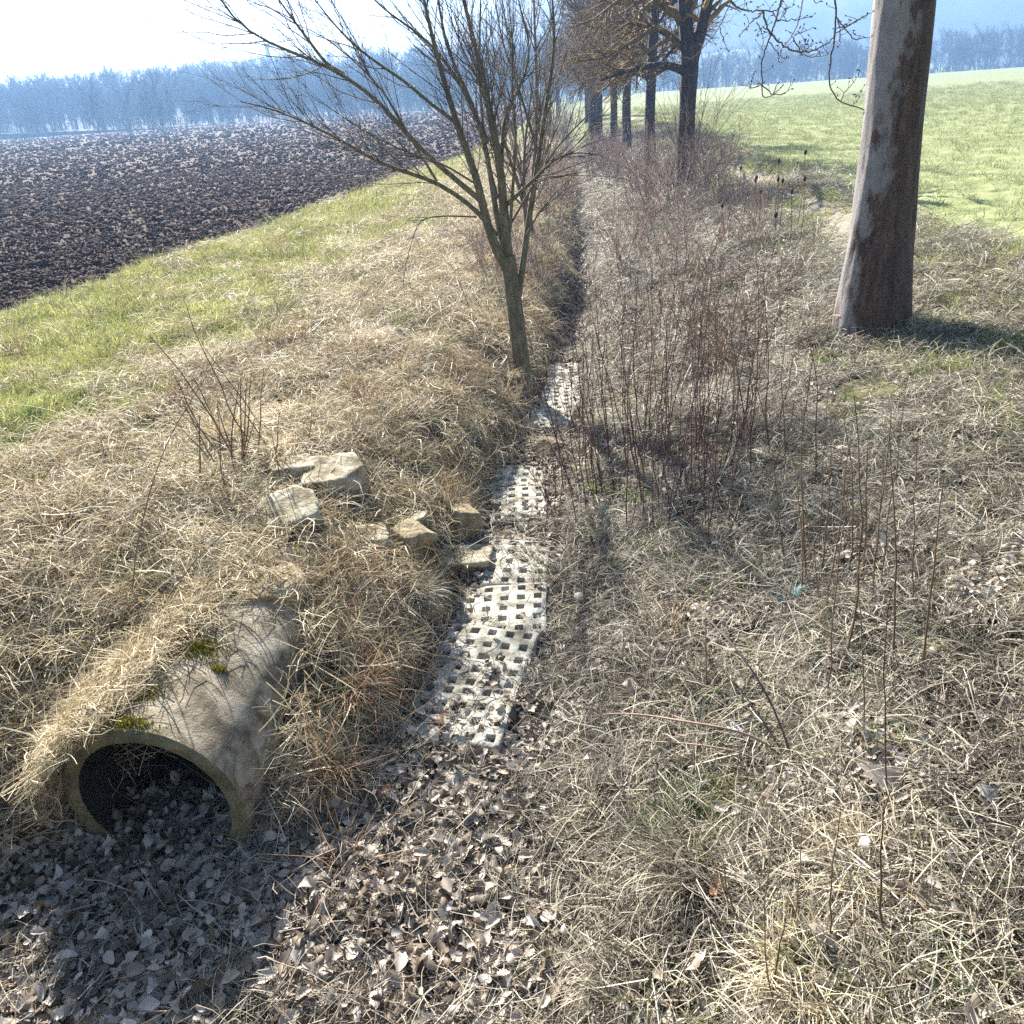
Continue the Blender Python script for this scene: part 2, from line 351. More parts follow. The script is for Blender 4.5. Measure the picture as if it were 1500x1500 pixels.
# ------------------------------------------------------------------ terrain mesh, cut into ground / ploughed field / crop field
def build_terrain():
    ys = [-30, -20, -12, -7, -4, -2.5, -1.5, -.8, -.2, .3, .7]
    y = 1.0
    while y < 300:
        ys.append(y); y += max(.035, .0105 * y if y < 60 else .02 * y)
    ys += [305, 320, 340, 380, 450, 600, 900, 1500, 2600]
    ys = np.array(ys); nc = 430
    t = np.linspace(-1, 1, nc); t = np.sign(t) * (np.abs(t) ** 1.25)
    W = np.where(ys < 1, 9 + np.abs(ys), 3.4 + 1.15 * np.abs(ys))
    Y, T = np.meshgrid(ys, t, indexing='ij'); X = T * W[:, None] + xc(np.clip(Y, 0, 40)) * .7
    Z = ground_z(X, Y)
    fx = np.interp(Y, FIELD_Y, FIELD_X) + (fbm(X * .8, Y * .8, 31) - .5) * 1.0
    dfield = fx - X
    pl = (dfield > 0)
    amp = np.clip(dfield, 0, 1) * np.exp(-np.clip(Y, 0, 999) / 90)
    Z += amp * ((fbm(X * 1.8, Y * 1.8, 41) - .5) * .26 + (fbm(X * 5, Y * 5, 43, 3) - .5) * .2 - .05)
    cx = np.interp(Y, CROP_Y, CROP_X) + (fbm(X * .6, Y * .6, 33) - .5) * 1.0
    V = np.stack([X, Y, Z], -1).reshape(-1, 3)
    nr = len(ys)
    i = (np.arange(nr - 1)[:, None] * nc + np.arange(nc - 1)[None])
    Fq = np.stack([i, i + 1, i + nc + 1, i + nc], -1).reshape(-1, 4)
    cxm = V[Fq].mean(1)
    plm = (pl[:-1, :-1] & pl[1:, 1:]).reshape(-1)
    crm = ((X > cx)[:-1, :-1] & (X > cx)[1:, 1:]).reshape(-1) & (cxm[:, 1] > 4)
    plm &= cxm[:, 1] > 4
    # zones
    mead = sstep(-3.0, -5.0, X - xc(Y) + (fbm(X * .7, Y * .7, 51) - .5) * 2.4) * (Y > 3.5)
    mead = np.maximum(mead, sstep(2.5, 4.0, X - xc(Y)) * .75)
    mead = np.maximum(mead, sstep(45, 90, Y) * .6)
    tk = np.exp(-((X - np.interp(Y, TRACK_Y, TRACK_X) - (fbm(X * .8, Y * .8, 57) - .5) * .8) / .62) ** 4) * sstep(9, 12, Y) * .85
    zc = np.stack([mead, tk, mead * 0, mead * 0 + 1], -1).reshape(-1, 4).astype(np.float32)
    def part(name, mask, mat, label, cat):
        f = Fq[mask]; u, inv = np.unique(f, return_inverse=True)
        me = np_mesh(name, V[u], inv.reshape(-1, 4), mat, smooth=True)
        a = me.color_attributes.new('zone', 'FLOAT_COLOR', 'POINT'); a.data.foreach_set('color', zc[u].ravel())
        return tag(link(name, me), label, cat, kind='structure')
    g = part('ground', ~plm & ~crm, M['ground'], 'straw and leaf covered ground with a shallow ditch running away through it', 'ground')
    part('ploughed_field', plm, M['soil'], 'dark brown ploughed field on the left of the grass verge', 'field')
    part('crop_field', crm, M['cropground'], 'flat bright green field of young crop on the right beyond the trees', 'field')
    return g
GROUND = build_terrain()

# ------------------------------------------------------------------ hills
def strip_hill(name, pts, Y, depth, mat, label, foot=-10, seed=0, rough=4):
    """a ridge through picture points at distance Y, with a front slope and a back slope"""
    P = np.array([atY(px, py, Y) for px, py in pts]); xs = np.linspace(P[0, 0], P[-1, 0], 260)
    top = np.interp(xs, P[:, 0], P[:, 2]); K = 26
    rows = []
    for k in range(K):
        u = k / (K - 1); yy = Y - depth + u * depth * 1.6
        prof = math.sin(min(u / .625, 1) * math.pi / 2) ** 1.2 if u < .625 else math.cos((u - .625) / .375 * math.pi / 2) ** .8
        zz = foot + (top - foot) * prof
        sc = yy / Y
        zz = zz + (fbm(xs * .02, np.full_like(xs, yy * .02), seed) - .5) * rough * 3 * prof + (fbm(xs * .12, np.full_like(xs, yy * .12), seed + 5) - .5) * rough * prof
        rows.append(np.stack([xs, np.full_like(xs, yy), zz], -1))
    V = np.concatenate(rows); n = len(xs)
    i = (np.arange(K - 1)[:, None] * n + np.arange(n - 1)[None])
    Fq = np.stack([i, i + 1, i + n + 1, i + n], -1).reshape(-1, 4)
    return tag(link(name, np_mesh(name, V, Fq, mat, smooth=True)), label, 'hill', kind='structure')
strip_hill('hills', [(-700, 190), (0, 150), (190, 125), (290, 103), (350, 88), (400, 81), (440, 82), (500, 98), (560, 120), (700, 150), (900, 160)], 900, 250, M['hillwood'], 'low wooded hill under the bright sky on the left', seed=3)
strip_hill('hills', [(300, 170), (520, 140), (600, 100), (654, 63), (680, 42), (740, 10), (820, -15), (950, -20), (1100, -10), (1300, -30), (1700, -20), (2300, 60)], 900, 330, M['hillwood'], 'large hazy blue mountain filling the background on the right', seed=8, rough=7)
strip_hill('hills', [(800, 150), (900, 112), (960, 96), (1030, 80), (1080, 73), (1150, 75), (1260, 84), (1500, 110), (1900, 160)], 620, 160, M['palefield'], 'pale grassy hillside behind the trees on the right', seed=12, rough=1.0)
strip_hill('hills', [(-700, 200), (0, 135), (190, 138), (330, 128), (480, 122), (600, 122), (720, 130), (860, 150)], 430, 110, M['hillwood'], 'rising wooded ground behind the ploughed field', seed=15, rough=2)

# ------------------------------------------------------------------ scatter (geometry nodes) for what nobody could count
def scatter(name, protos, P, R, S, label, cat, idx=None):
    pc = bpy.data.collections.new(name + '_source')
    for k, me in enumerate(protos):
        pc.objects.link(bpy.data.objects.new('%s_piece_%02d' % (name, k), me))
    N = len(P); me = bpy.data.meshes.new(name)
    me.vertices.add(N); me.vertices.foreach_set('co', np.asarray(P, np.float32).ravel())
    a = me.attributes.new('rot', 'FLOAT_VECTOR', 'POINT'); a.data.foreach_set('vector', np.asarray(R, np.float32).ravel())
    a = me.attributes.new('scl', 'FLOAT', 'POINT'); a.data.foreach_set('value', np.asarray(S, np.float32))
    if idx is None: idx = rng.integers(0, len(protos), N)
    a = me.attributes.new('idx', 'INT', 'POINT'); a.data.foreach_set('value', np.asarray(idx, np.int32))
    o = link(name, me); tag(o, label, cat, kind='stuff')
    ng = bpy.data.node_groups.new(name, 'GeometryNodeTree')
    ng.interface.new_socket('Geometry', in_out='INPUT', socket_type='NodeSocketGeometry')
    ng.interface.new_socket('Geometry', in_out='OUTPUT', socket_type='NodeSocketGeometry')
    gi = ng.nodes.new('NodeGroupInput'); go = ng.nodes.new('NodeGroupOutput')
    ip = ng.nodes.new('GeometryNodeInstanceOnPoints'); ci = ng.nodes.new('GeometryNodeCollectionInfo')
    ci.inputs['Collection'].default_value = pc; ci.inputs['Separate Children'].default_value = True; ci.inputs['Reset Children'].default_value = True
    def na(nm, ty):
        q = ng.nodes.new('GeometryNodeInputNamedAttribute'); q.data_type = ty; q.inputs['Name'].default_value = nm
        return [s for s in q.outputs if s.enabled][0]
    er = ng.nodes.new('FunctionNodeEulerToRotation')
    L = ng.links
    L.new(gi.outputs[0], ip.inputs['Points']); L.new(ci.outputs[0], ip.inputs['Instance']); ip.inputs['Pick Instance'].default_value = True
    L.new(na('idx', 'INT'), ip.inputs['Instance Index']); L.new(na('rot', 'FLOAT_VECTOR'), er.inputs[0]); L.new(er.outputs[0], ip.inputs['Rotation'])
    L.new(na('scl', 'FLOAT'), ip.inputs['Scale']); L.new(ip.outputs[0], go.inputs[0])
    md = o.modifiers.new('scatter', 'NODES'); md.node_group = ng
    return o

# blades -----------------------------------------------------------
def blade_mesh(name, mat, n, radius, lmin, lmax, width, lean=(.2, 1.0), curl=1.0, seg=4, droop=0, flat=0.0, dirbias=None, seed=0):
    """n curved tapering ribbons"""
    r = np.random.default_rng(seed)
    ph = r.random(n) * 2 * np.pi; rr = radius * np.sqrt(r.random(n))
    base = np.stack([rr * np.cos(ph), rr * np.sin(ph), r.random(n) * flat], -1)
    az = (ph + r.normal(0, .9, n)) if dirbias is None else r.normal(dirbias, .55, n)
    th = r.uniform(*lean, n); L = r.uniform(lmin, lmax, n); w = width * r.uniform(.6, 1.3, n)
    k = curl * r.uniform(.2, 1.3, n); twist = r.normal(0, .8, n)
    u = np.linspace(0, 1, seg + 1)
    P = np.zeros((n, seg + 1, 3)); P[:, 0] = base
    ang = th.copy(); a2 = az.copy(); dA = r.normal(0, .25, n)
    for s in range(seg):
        d = np.stack([np.sin(ang) * np.cos(a2), np.sin(ang) * np.sin(a2), np.cos(ang)], -1)
        P[:, s + 1] = P[:, s] + d * (L / seg)[:, None]
        ang = ang + k * (1.6 / seg); a2 = a2 + dA
        if s >= 1: ang = np.minimum(ang, 2.3)
    fz = base[:, 2][:, None] - .02 - droop
    P[..., 2] = np.maximum(P[..., 2], fz)
    side = np.stack([-np.sin(az + twist), np.cos(az + twist), .5 * np.sin(twist)], -1)
    wid = w[:, None] * np.clip(1.05 - u[None] ** 2.2, .12, 1)
    A = P + side[:, None] * wid[..., None] * .5; B = P - side[:, None] * wid[..., None] * .5
    V = np.stack([A, B], 2).reshape(-1, 3)
    st = (np.arange(n) * (seg + 1) * 2)[:, None] + np.arange(seg)[None] * 2
    Fq = np.stack([st, st + 1, st + 3, st + 2], -1).reshape(-1, 4)
    return np_mesh(name, V, Fq, mat, np.repeat(r.random(n), (seg + 1) * 2))
def blades_lying(name, mat, n, radius, lmin, lmax, width, height=.05, seed=0, heading=None, sprd=.6):
    """straw lying about in all directions"""
    r = np.random.default_rng(seed); seg = 3
    c = np.stack([r.normal(0, radius * .5, n), r.normal(0, radius * .5, n), r.random(n) * height], -1)
    az = r.random(n) * 2 * np.pi if heading is None else r.normal(heading, sprd, n)
    el = r.normal(0.05, .28, n); L = r.uniform(lmin, lmax, n)
    d = np.stack([np.cos(az) * np.cos(el), np.sin(az) * np.cos(el), np.sin(el)], -1)
    sd_ = np.stack([-np.sin(az), np.cos(az), r.normal(0, .5, n)], -1); u = np.linspace(-.5, .5, seg + 1)
    bow = r.normal(0, .16, n); bz = r.normal(.06, .12, n)
    P = c[:, None] + d[:, None] * (u[None, :, None] * L[:, None, None]) + sd_[:, None] * ((.25 - u ** 2)[None, :, None] * (bow * L * 2)[:, None, None])
    P[..., 2] += (.25 - u ** 2)[None] * (bz * L * 4)[:, None]
    P[..., 2] = np.maximum(P[..., 2], .0)
    w = width * r.uniform(.5, 1.3, n)
    A = P + sd_[:, None] * w[:, None, None] * .5; B = P - sd_[:, None] * w[:, None, None] * .5
    A[..., 2] += (w * r.normal(0, .5, n))[:, None]
    V = np.stack([A, B], 2).reshape(-1, 3)
    st = (np.arange(n) * (seg + 1) * 2)[:, None] + np.arange(seg)[None] * 2
    Fq = np.stack([st, st + 1, st + 3, st + 2], -1).reshape(-1, 4)
    return np_mesh(name, V, Fq, mat, np.repeat(r.random(n), (seg + 1) * 2))
def oak_leaf(L, r, curl=1.0, plain=None):
    """lobed leaf as a strip of quads, curled along and across; returns verts, faces"""
    u = np.array([0, .1, .2, .28, .38, .46, .56, .64, .74, .82, .92, 1.0])
    w = np.array([.03, .06, .19, .16, .29, .21, .34, .25, .33, .22, .20, .06]) * r.uniform(.8, 1.2)
    if plain if plain is not None else r.random() < .3: w = .30 * np.sin(np.pi * np.clip(u * .96 + .02, 0, 1)) ** .8 + .01
    wl = w * r.uniform(.85, 1.15, len(w)); wr = w * r.uniform(.85, 1.15, len(w))
    kx = r.normal(0, .65) * curl; ky = r.normal(.2, .55) * curl; tw = r.normal(0, .6) * curl
    rows = []
    for a, l, q in zip(u, wl, wr):
        for s, ww in ((-1, l), (-.5, l), (0, 0), (.5, q), (1, q)):
            x = a - .5; y = s * (ww if abs(s) == 1 else ww * 1.0)
            z = kx * (x * x) * .9 + ky * y * y * 3.2 + tw * x * y * 1.4 + abs(y) * .12
            rows.append((x * L, y * L, z * L))
    V = np.array(rows); n = len(u)
    Fq = [(i * 5 + j, i * 5 + j + 1, (i + 1) * 5 + j + 1, (i + 1) * 5 + j) for i in range(n - 1) for j in range(4)]
    V[:, 2] -= V[:, 2].min()
    return V, np.array(Fq)
def rotm(a, b, c):
    return np.array(Matrix.Rotation(c, 3, 'Z') @ Matrix.Rotation(b, 3, 'Y') @ Matrix.Rotation(a, 3, 'X'))
def leaf_clump(name, n, radius, h, seed, mat=None):
    r = np.random.default_rng(seed); VV = []; FF = []; TT = []; k = 0
    for i in range(n):
        V, Fq = oak_leaf(r.uniform(.024, .078), r)
        V = V @ rotm(r.normal(0, .3), r.normal(0, .3), r.uniform(0, 6.28)).T + np.array([r.normal(0, radius * .5), r.normal(0, radius * .5), r.random() * h])
        VV.append(V); FF.append(Fq + k); TT.append(np.full(len(V), r.random())); k += len(V)
    return np_mesh(name, np.concatenate(VV), np.concatenate(FF), mat or M['leaf'], np.concatenate(TT), smooth=True)

def slope_rot(x, y, amount=.8, jit=.15):
    e = .06
    zx = (ground_z(x + e, y, False) - ground_z(x - e, y, False)) / (2 * e); zy = (ground_z(x, y + e, False) - ground_z(x, y - e, False)) / (2 * e)
    n = len(x); zx = np.clip(zx, -1.2, 1.2); zy = np.clip(zy, -1.2, 1.2)
    # rotate about the world axes so that the clump's up leans with the slope; spin first
    yaw = rng.random(n) * 2 * np.pi
    out = np.zeros((n, 3))
    for i in range(n):
        nrm = Vector((-zx[i] * amount + rng.normal(0, jit), -zy[i] * amount + rng.normal(0, jit), 1)).normalized()
        q = Vector((0, 0, 1)).rotation_difference(nrm) @ Matrix.Rotation(yaw[i], 3, 'Z').to_quaternion()
        out[i] = q.to_euler()[:]
    return out
def pick(y0, y1, dens, fn, xl=-1.15, xr=1.15):
    """random points on the visible wedge of ground between two distances, kept with probability fn"""
    wid = (xr - xl) * .5 * (y0 + y1) * .5 + 3.5
    n = int(dens * (y1 - y0) * wid)
    y = np.sqrt(rng.uniform(y0 ** 2, y1 ** 2, n)) if y0 > 3 else rng.uniform(y0, y1, n)
    x = rng.uniform(-1, 1, n) * (y * .62 + 1.5) + y * .02
    p = fn(x, y); k = rng.random(n) < p
    return x[k], y[k]
def free(x, y):
    """1 where plants may root: not on the pipe top, not on the paving"""
    u, v = pipe_uv(x, y)
    f = np.where((np.abs(u) < .50) & (v > -.2) & (v < 1.0), 0.0, 1.0)
    f = np.where(channel(x, y), .08, f)
    for c, rr in ROCKXY: f = np.where((x - c[0]) ** 2 + (y - c[1] + .08) ** 2 < rr * rr, 0, f)
    return f
def channel(x, y): return (np.abs(x - xc(y)) < .38) & (y > 10.9)
def paved(x, y):
    d = np.abs(x - xc(y)); return (d < np.where(y < 4.4, .34, .26)) & (y > 3.35) & (y < 10.8) & ~((y > 5.5) & (y < 6.1)) & ~((y > 7.3) & (y < 8.2))
def leafzone(x, y):
    dl = polydist(x, y, LF); dr = -polydist(x, y, RF)
    floor = (dl < .05) & (dr < .1)
    near = sstep(4.2, 3.3, y) * sstep(.55, .1, x + .25 * (y - 2))
    return np.where(dl > .12, 0, np.maximum(floor * .9, near))
def meadow(x, y):
    s = x - xc(y) + (fbm(x * .7, y * .7, 51) - .5) * 2.4
    return np.where(y > 3.5, sstep(-3.0, -5.0, s), 0)
def infield(x, y):
    return (x < np.interp(y, FIELD_Y, FIELD_X)) | (x > np.interp(y, CROP_Y, CROP_X))
def place(x, y, lift=0): return np.stack([x, y, ground_z(x, y) + lift], -1)

# grass kinds ------------------------------------------------------
straw_t = [blade_mesh('s', M['straw'], 64, .08, .12, .36, .0037, (.15, 1.2), 1.2, seed=i) for i in range(4)]
straw_l = [blades_lying('s', M['straw'], 95, .26, .10, .36, .0034, .09, seed=20 + i) for i in range(4)]
grey_t = [blade_mesh('s', M['greystraw'], 56, .08, .10, .30, .0035, (.3, 1.35), 1.2, seed=40 + i) for i in range(4)]
grey_l = [blades_lying('s', M['greystraw'], 105, .26, .08, .32, .0032, .08, seed=60 + i) for i in range(5)]
rust_t = [blade_mesh('s', M['ruststraw'], 30, .06, .2, .5, .004, (.05, .8), .9, seed=80 + i) for i in range(3)]
green_t = [blade_mesh('s', M['green'], 34, .06, .06, .17, .0045, (.05, .9), .8, seed=100 + i) for i in range(3)]
olive_t = [blade_mesh('s', M['olive'], 44, .09, .05, .18, .005, (.1, 1.1), .9, seed=110 + i) for i in range(3)]
leaf_c = [leaf_clump('l', 20, .16, .035, 130 + i) for i in range(5)]
def debris(seed):
    t = Tubes(); r = np.random.default_rng(seed)
    for i in range(7):
        a = r.uniform(0, 6.28); L = r.uniform(.08, .35); c = np.array([r.normal(0, .12), r.normal(0, .12), r.uniform(.01, .08)])
        d = np.array([math.cos(a), math.sin(a), r.normal(0, .15)]); u = np.linspace(-.5, .5, 4)
        t.add(c + d * u[:, None] * L + r.normal(0, .006, (4, 3)), r.uniform(.0015, .004), 3)
    return t.mesh('d', M['stick'])
debris_c = [debris(i) for i in range(4)]

def trackm(X, Y):
    return np.exp(-((X - np.interp(Y, TRACK_Y, TRACK_X) - (fbm(X * .8, Y * .8, 57) - .5) * .8) / .62) ** 4) * sstep(9, 12, Y)
def strawzone(x, y):
    """left bank and the verge beside it"""
    left = polydist(x, y, LF) > 0
    return np.where(left & ~infield(x, y), 1.0, 0.0) * free(x, y)
def rightzone(x, y):
    right = -polydist(x, y, RF) > -.15
    return np.where(right & ~infield(x, y), 1.0, 0.0) * free(x, y) * (1 - .93 * trackm(x, y))
def stuff(name, protos, bands, fn, label, cat, smin=.8, smax=1.25, amount=.8, jit=.2, lift=0.0):
    X = []; Y = []; S = []
    for y0, y1, dens, sc in bands:
        x, y = pick(y0, y1, dens, fn); X.append(x); Y.append(y); S.append(rng.uniform(smin, smax, len(x)) * sc)
    x = np.concatenate(X); y = np.concatenate(Y); s = np.concatenate(S)
    return scatter(name, protos, place(x, y, lift), slope_rot(x, y, amount, jit), s, label, cat)

clumpy = lambda x, y, s, lo, hi, f=1.6: sstep(lo, hi, fbm(x * f, y * f, s))
stuff('dry_grass', straw_t, [(2.6, 9, 34, 1.0), (9, 22, 13, 1.25), (22, 60, 3, 2.0)],
      lambda x, y: strawzone(x, y) * (1 - .82 * meadow(x, y)) * (.15 + .85 * clumpy(x, y, 71, .4, .6, 2.2)), 'pale straw coloured dry grass tufts covering the left bank', 'grass')
stuff('lying_straw', straw_l, [(2.6, 9, 24, 1.0), (9, 22, 12, 1.2), (22, 60, 3.2, 2.1)],
      lambda x, y: strawzone(x, y) * (1 - .86 * meadow(x, y)), 'matted straw lying on the left bank', 'grass', lift=.01)
stuff('matted_grass', grey_l, [(1.2, 8, 27, .9), (8, 20, 13, 1.25), (20, 60, 3, 2.0)],
      lambda x, y: rightzone(x, y), 'grey beige matted dead grass on the right bank', 'grass', lift=.01)
stuff('grey_grass', grey_t, [(1.2, 8, 26, 1.0), (8, 20, 7, 1.5), (20, 60, 1.6, 2.3)],
      lambda x, y: rightzone(x, y) * (.12 + .88 * clumpy(x, y, 77, .42, .62, 2.2)), 'drooping grey beige dead grass tufts on the right bank', 'grass')
stuff('rust_grass', rust_t, [(2.6, 9, 22, 1.0), (9, 24, 4, 1.4), (24, 60, 1.0, 2.0)],
      lambda x, y: np.clip(np.exp(-(((x + 1.0) / .45) ** 2 + ((y - 4.0) / .7) ** 2)) * 1.0 + np.exp(-(((x - .25) / .16) ** 2 + ((y - 5.9) / .4) ** 2)) * .8
                            + .45 * clumpy(x, y, 79, .62, .75) + .4 * np.exp(-((x - xc(y)) / 2.0) ** 2) * (y > 8), 0, 1) * (.3 + .7 * strawzone(x, y)) * ~paved(x, y) * free(x, y) * ~infield(x, y),
      'rust brown dry grass and dead weeds on the bank edges', 'grass')
stuff('green_grass', green_t, [(1.3, 8, 30, 1.0), (8, 20, 8, 1.4), (20, 60, 2.0, 2.2)],
      lambda x, y: np.clip(.9 * clumpy(x, y, 83, .53, .65, 1.3) + .14, 0, 1) * free(x, y) * ~infield(x, y) * ~paved(x, y) * (1 - leafzone(x, y)) + .10 * meadow(x, y) * ~infield(x, y) * (y > 5), 'fresh green grass sprouting through the dead grass', 'grass')
stuff('verge_grass', olive_t, [(4, 9, 80, 1.0), (9, 22, 60, 1.3), (22, 70, 14, 2.3)],
      lambda x, y: np.clip(meadow(x, y) * strawzone(x, y) + .5 * sstep(2.9, 4.2, x - xc(y)) * (1 - .95 * trackm(x, y)), 0, 1) * ~infield(x, y), 'short yellow green grass of the verge beside the fields', 'grass')
stuff('leaf_litter', leaf_c, [(1.1, 4.6, 150, .9), (4.6, 12, 60, 1.0), (12, 40, 14, 1.5)],
      lambda x, y: np.clip(leafzone(x, y) + (.10 + .32 * clumpy(x, y, 91, .5, .62, 1.4)) * rightzone(x, y), 0, 1) * np.where(paved(x, y), np.where(y < 3.9, .5, .28), 1) * (polydist(x, y, LF) < .1), 'brown dead oak leaves and litter in the ditch bottom', 'leaf litter', jit=.25, lift=.005)
stuff('twig_litter', debris_c, [(1.1, 6, 26, .9), (6, 20, 4, 1.3)],
      lambda x, y: free(x, y) * ~infield(x, y) * np.where(polydist(x, y, LF) > 0, .35, .9), 'dead sticks and broken stalks strewn over the ground', 'twigs', lift=.015)
stuff('ditch_straw', grey_l, [(1.1, 5, 14, .7), (5, 40, 8, 1.2)],
      lambda x, y: np.where((polydist(x, y, LF) < .05) & (-polydist(x, y, RF) < .1), .8, 0) * np.where(paved(x, y), .15, 1) * np.where(channel(x, y), .15, 1), 'thin straw strewn among the leaves in the ditch', 'straw', lift=.02)

n_ = 520; v_ = rng.uniform(.02, 1.05, n_); a_ = rng.uniform(1.95, 3.05, n_) - .5 * sstep(.55, 1.0, v_) * rng.random(n_); keep_ = rng.random(n_) < (.25 + .75 * sstep(1.9, 2.3, a_))
v_, a_ = v_[keep_], a_[keep_]; u_ = PIPE_RO * np.cos(a_); c_, s_ = math.cos(PIPE_A), math.sin(PIPE_A)
R_ = np.zeros((len(v_), 3))
for i in range(len(v_)):
    nr = Vector((math.cos(a_[i]) * c_, -math.cos(a_[i]) * s_, math.sin(a_[i]) + .2)).normalized()
    R_[i] = (Vector((0, 0, 1)).rotation_difference(nr) @ Matrix.Rotation(rng.random() * 6.28, 3, 'Z').to_quaternion()).to_euler()[:]
scatter('draped_grass', straw_l + straw_t, np.stack([PIPE_X + u_ * c_ + v_ * s_, PIPE_Y0 - u_ * s_ + v_ * c_, PIPE_Z + PIPE_RO * np.sin(a_) + .005], -1), R_, rng.uniform(.6, 1.0, len(v_)), 'straw draped over the left flank of the concrete pipe', 'grass')

# ------------------------------------------------------------------ soil clods of the ploughed field
def clod(seed):
    r = np.random.default_rng(seed)
    import bmesh
    bm = bmesh.new(); bmesh.ops.create_icosphere(bm, subdivisions=2, radius=1)
    for v in bm.verts:
        k = 1 + .75 * (vnoise(v.co.x * 2.6 + seed * 3 + 9, v.co.y * 2.6 + v.co.z * 3.1 + 9, seed) - .5) * 2
        v.co *= float(k); v.co.z *= .6
    me = bpy.data.meshes.new('clod'); bm.to_mesh(me); bm.free(); me.polygons.foreach_set('use_smooth', np.ones(len(me.polygons), bool)); me.materials.append(M['soil']); return me
clods = [clod(i) for i in range(5)]
def clod_pts():
    X = []; Y = []; S = []
    for y0, y1, n, s in ((10, 24, 50000, .028), (24, 50, 50000, .045), (50, 110, 22000, .08), (110, 235, 12000, .15)):
        y = rng.uniform(y0, y1, n); fx = np.interp(y, FIELD_Y, FIELD_X); x = fx - .1 - rng.random(n) * (y * .95 + 2 + fx)
        k = (x > -y * .95 - 2); X.append(x[k]); Y.append(y[k]); S.append((s * (rng.random(k.sum()) ** 2.0 * 1.8 + .35)))
    return map(np.concatenate, (X, Y, S))
x, y, s = clod_pts()
zz = ground_z(x, y) + np.exp(-y / 90) * ((fbm(x * 1.8, y * 1.8, 41) - .5) * .26 + (fbm(x * 5, y * 5, 43, 3) - .5) * .2 - .05)
scatter('soil_clods', clods, np.stack([x, y, zz], -1), rng.uniform(0, 6.28, (len(x), 3)) * np.array([1, 1, 1]), s, 'dark crumbly clods of turned soil in the ploughed field', 'soil')
# young crop blades
crop_t = [blade_mesh('c', M['crop'], 30, .22, .08, .16, .010, (.05, .9), .7, seed=170 + i) for i in range(3)]
yy_ = np.sqrt(rng.uniform(8 ** 2, 120 ** 2, 22000)); xx_ = np.interp(yy_, CROP_Y, CROP_X) + rng.random(len(yy_)) ** 1.2 * (yy_ * .62 + 2)
k = (xx_ < yy_ * .8 + 4) & (rng.random(len(yy_)) < 1 - yy_ / 122); xx_ = xx_[k]; yy_ = yy_[k]
xx_ = np.round(xx_ / .35) * .35 + rng.normal(0, .05, len(xx_))
scatter('young_crop', crop_t, place(xx_, yy_), slope_rot(xx_, yy_, .5, .2), rng.uniform(.8, 1.3, len(xx_)) * (.7 + yy_ / 90), 'rows of young green crop blades in the right hand field', 'crop')

# ------------------------------------------------------------------ individual fallen leaves lying on top (parts of the ground)
leaf_meshes = []
for i in range(16):
    r = np.random.default_rng(200 + i); V, Fq = oak_leaf(r.uniform(.05, .095), r)
    leaf_meshes.append(np_mesh('fallen_leaf', V, Fq, M['leafrust'] if i == 15 else M['leaf'], np.full(len(V), r.random()), smooth=True))
cnt = 0
while cnt < 280:
    if rng.random() < .85:
        x = rng.uniform(-2.3, .35); y = rng.uniform(1.75, 3.6)
    else: x = rng.uniform(-.4, 2.2); y = rng.uniform(1.8, 6)
    if polydist(np.array([x]), np.array([y]), LF)[0] > 0: continue
    o = link('fallen_leaf', leaf_meshes[int(rng.integers(0, 16) if rng.random() < .3 else rng.integers(0, 15))], GROUND, (x, y, gz(x, y) + .05 + rng.random() * .03))
    o.rotation_euler = (rng.normal(0, .4), rng.normal(0, .4), rng.uniform(0, 6.28)); cnt += 1

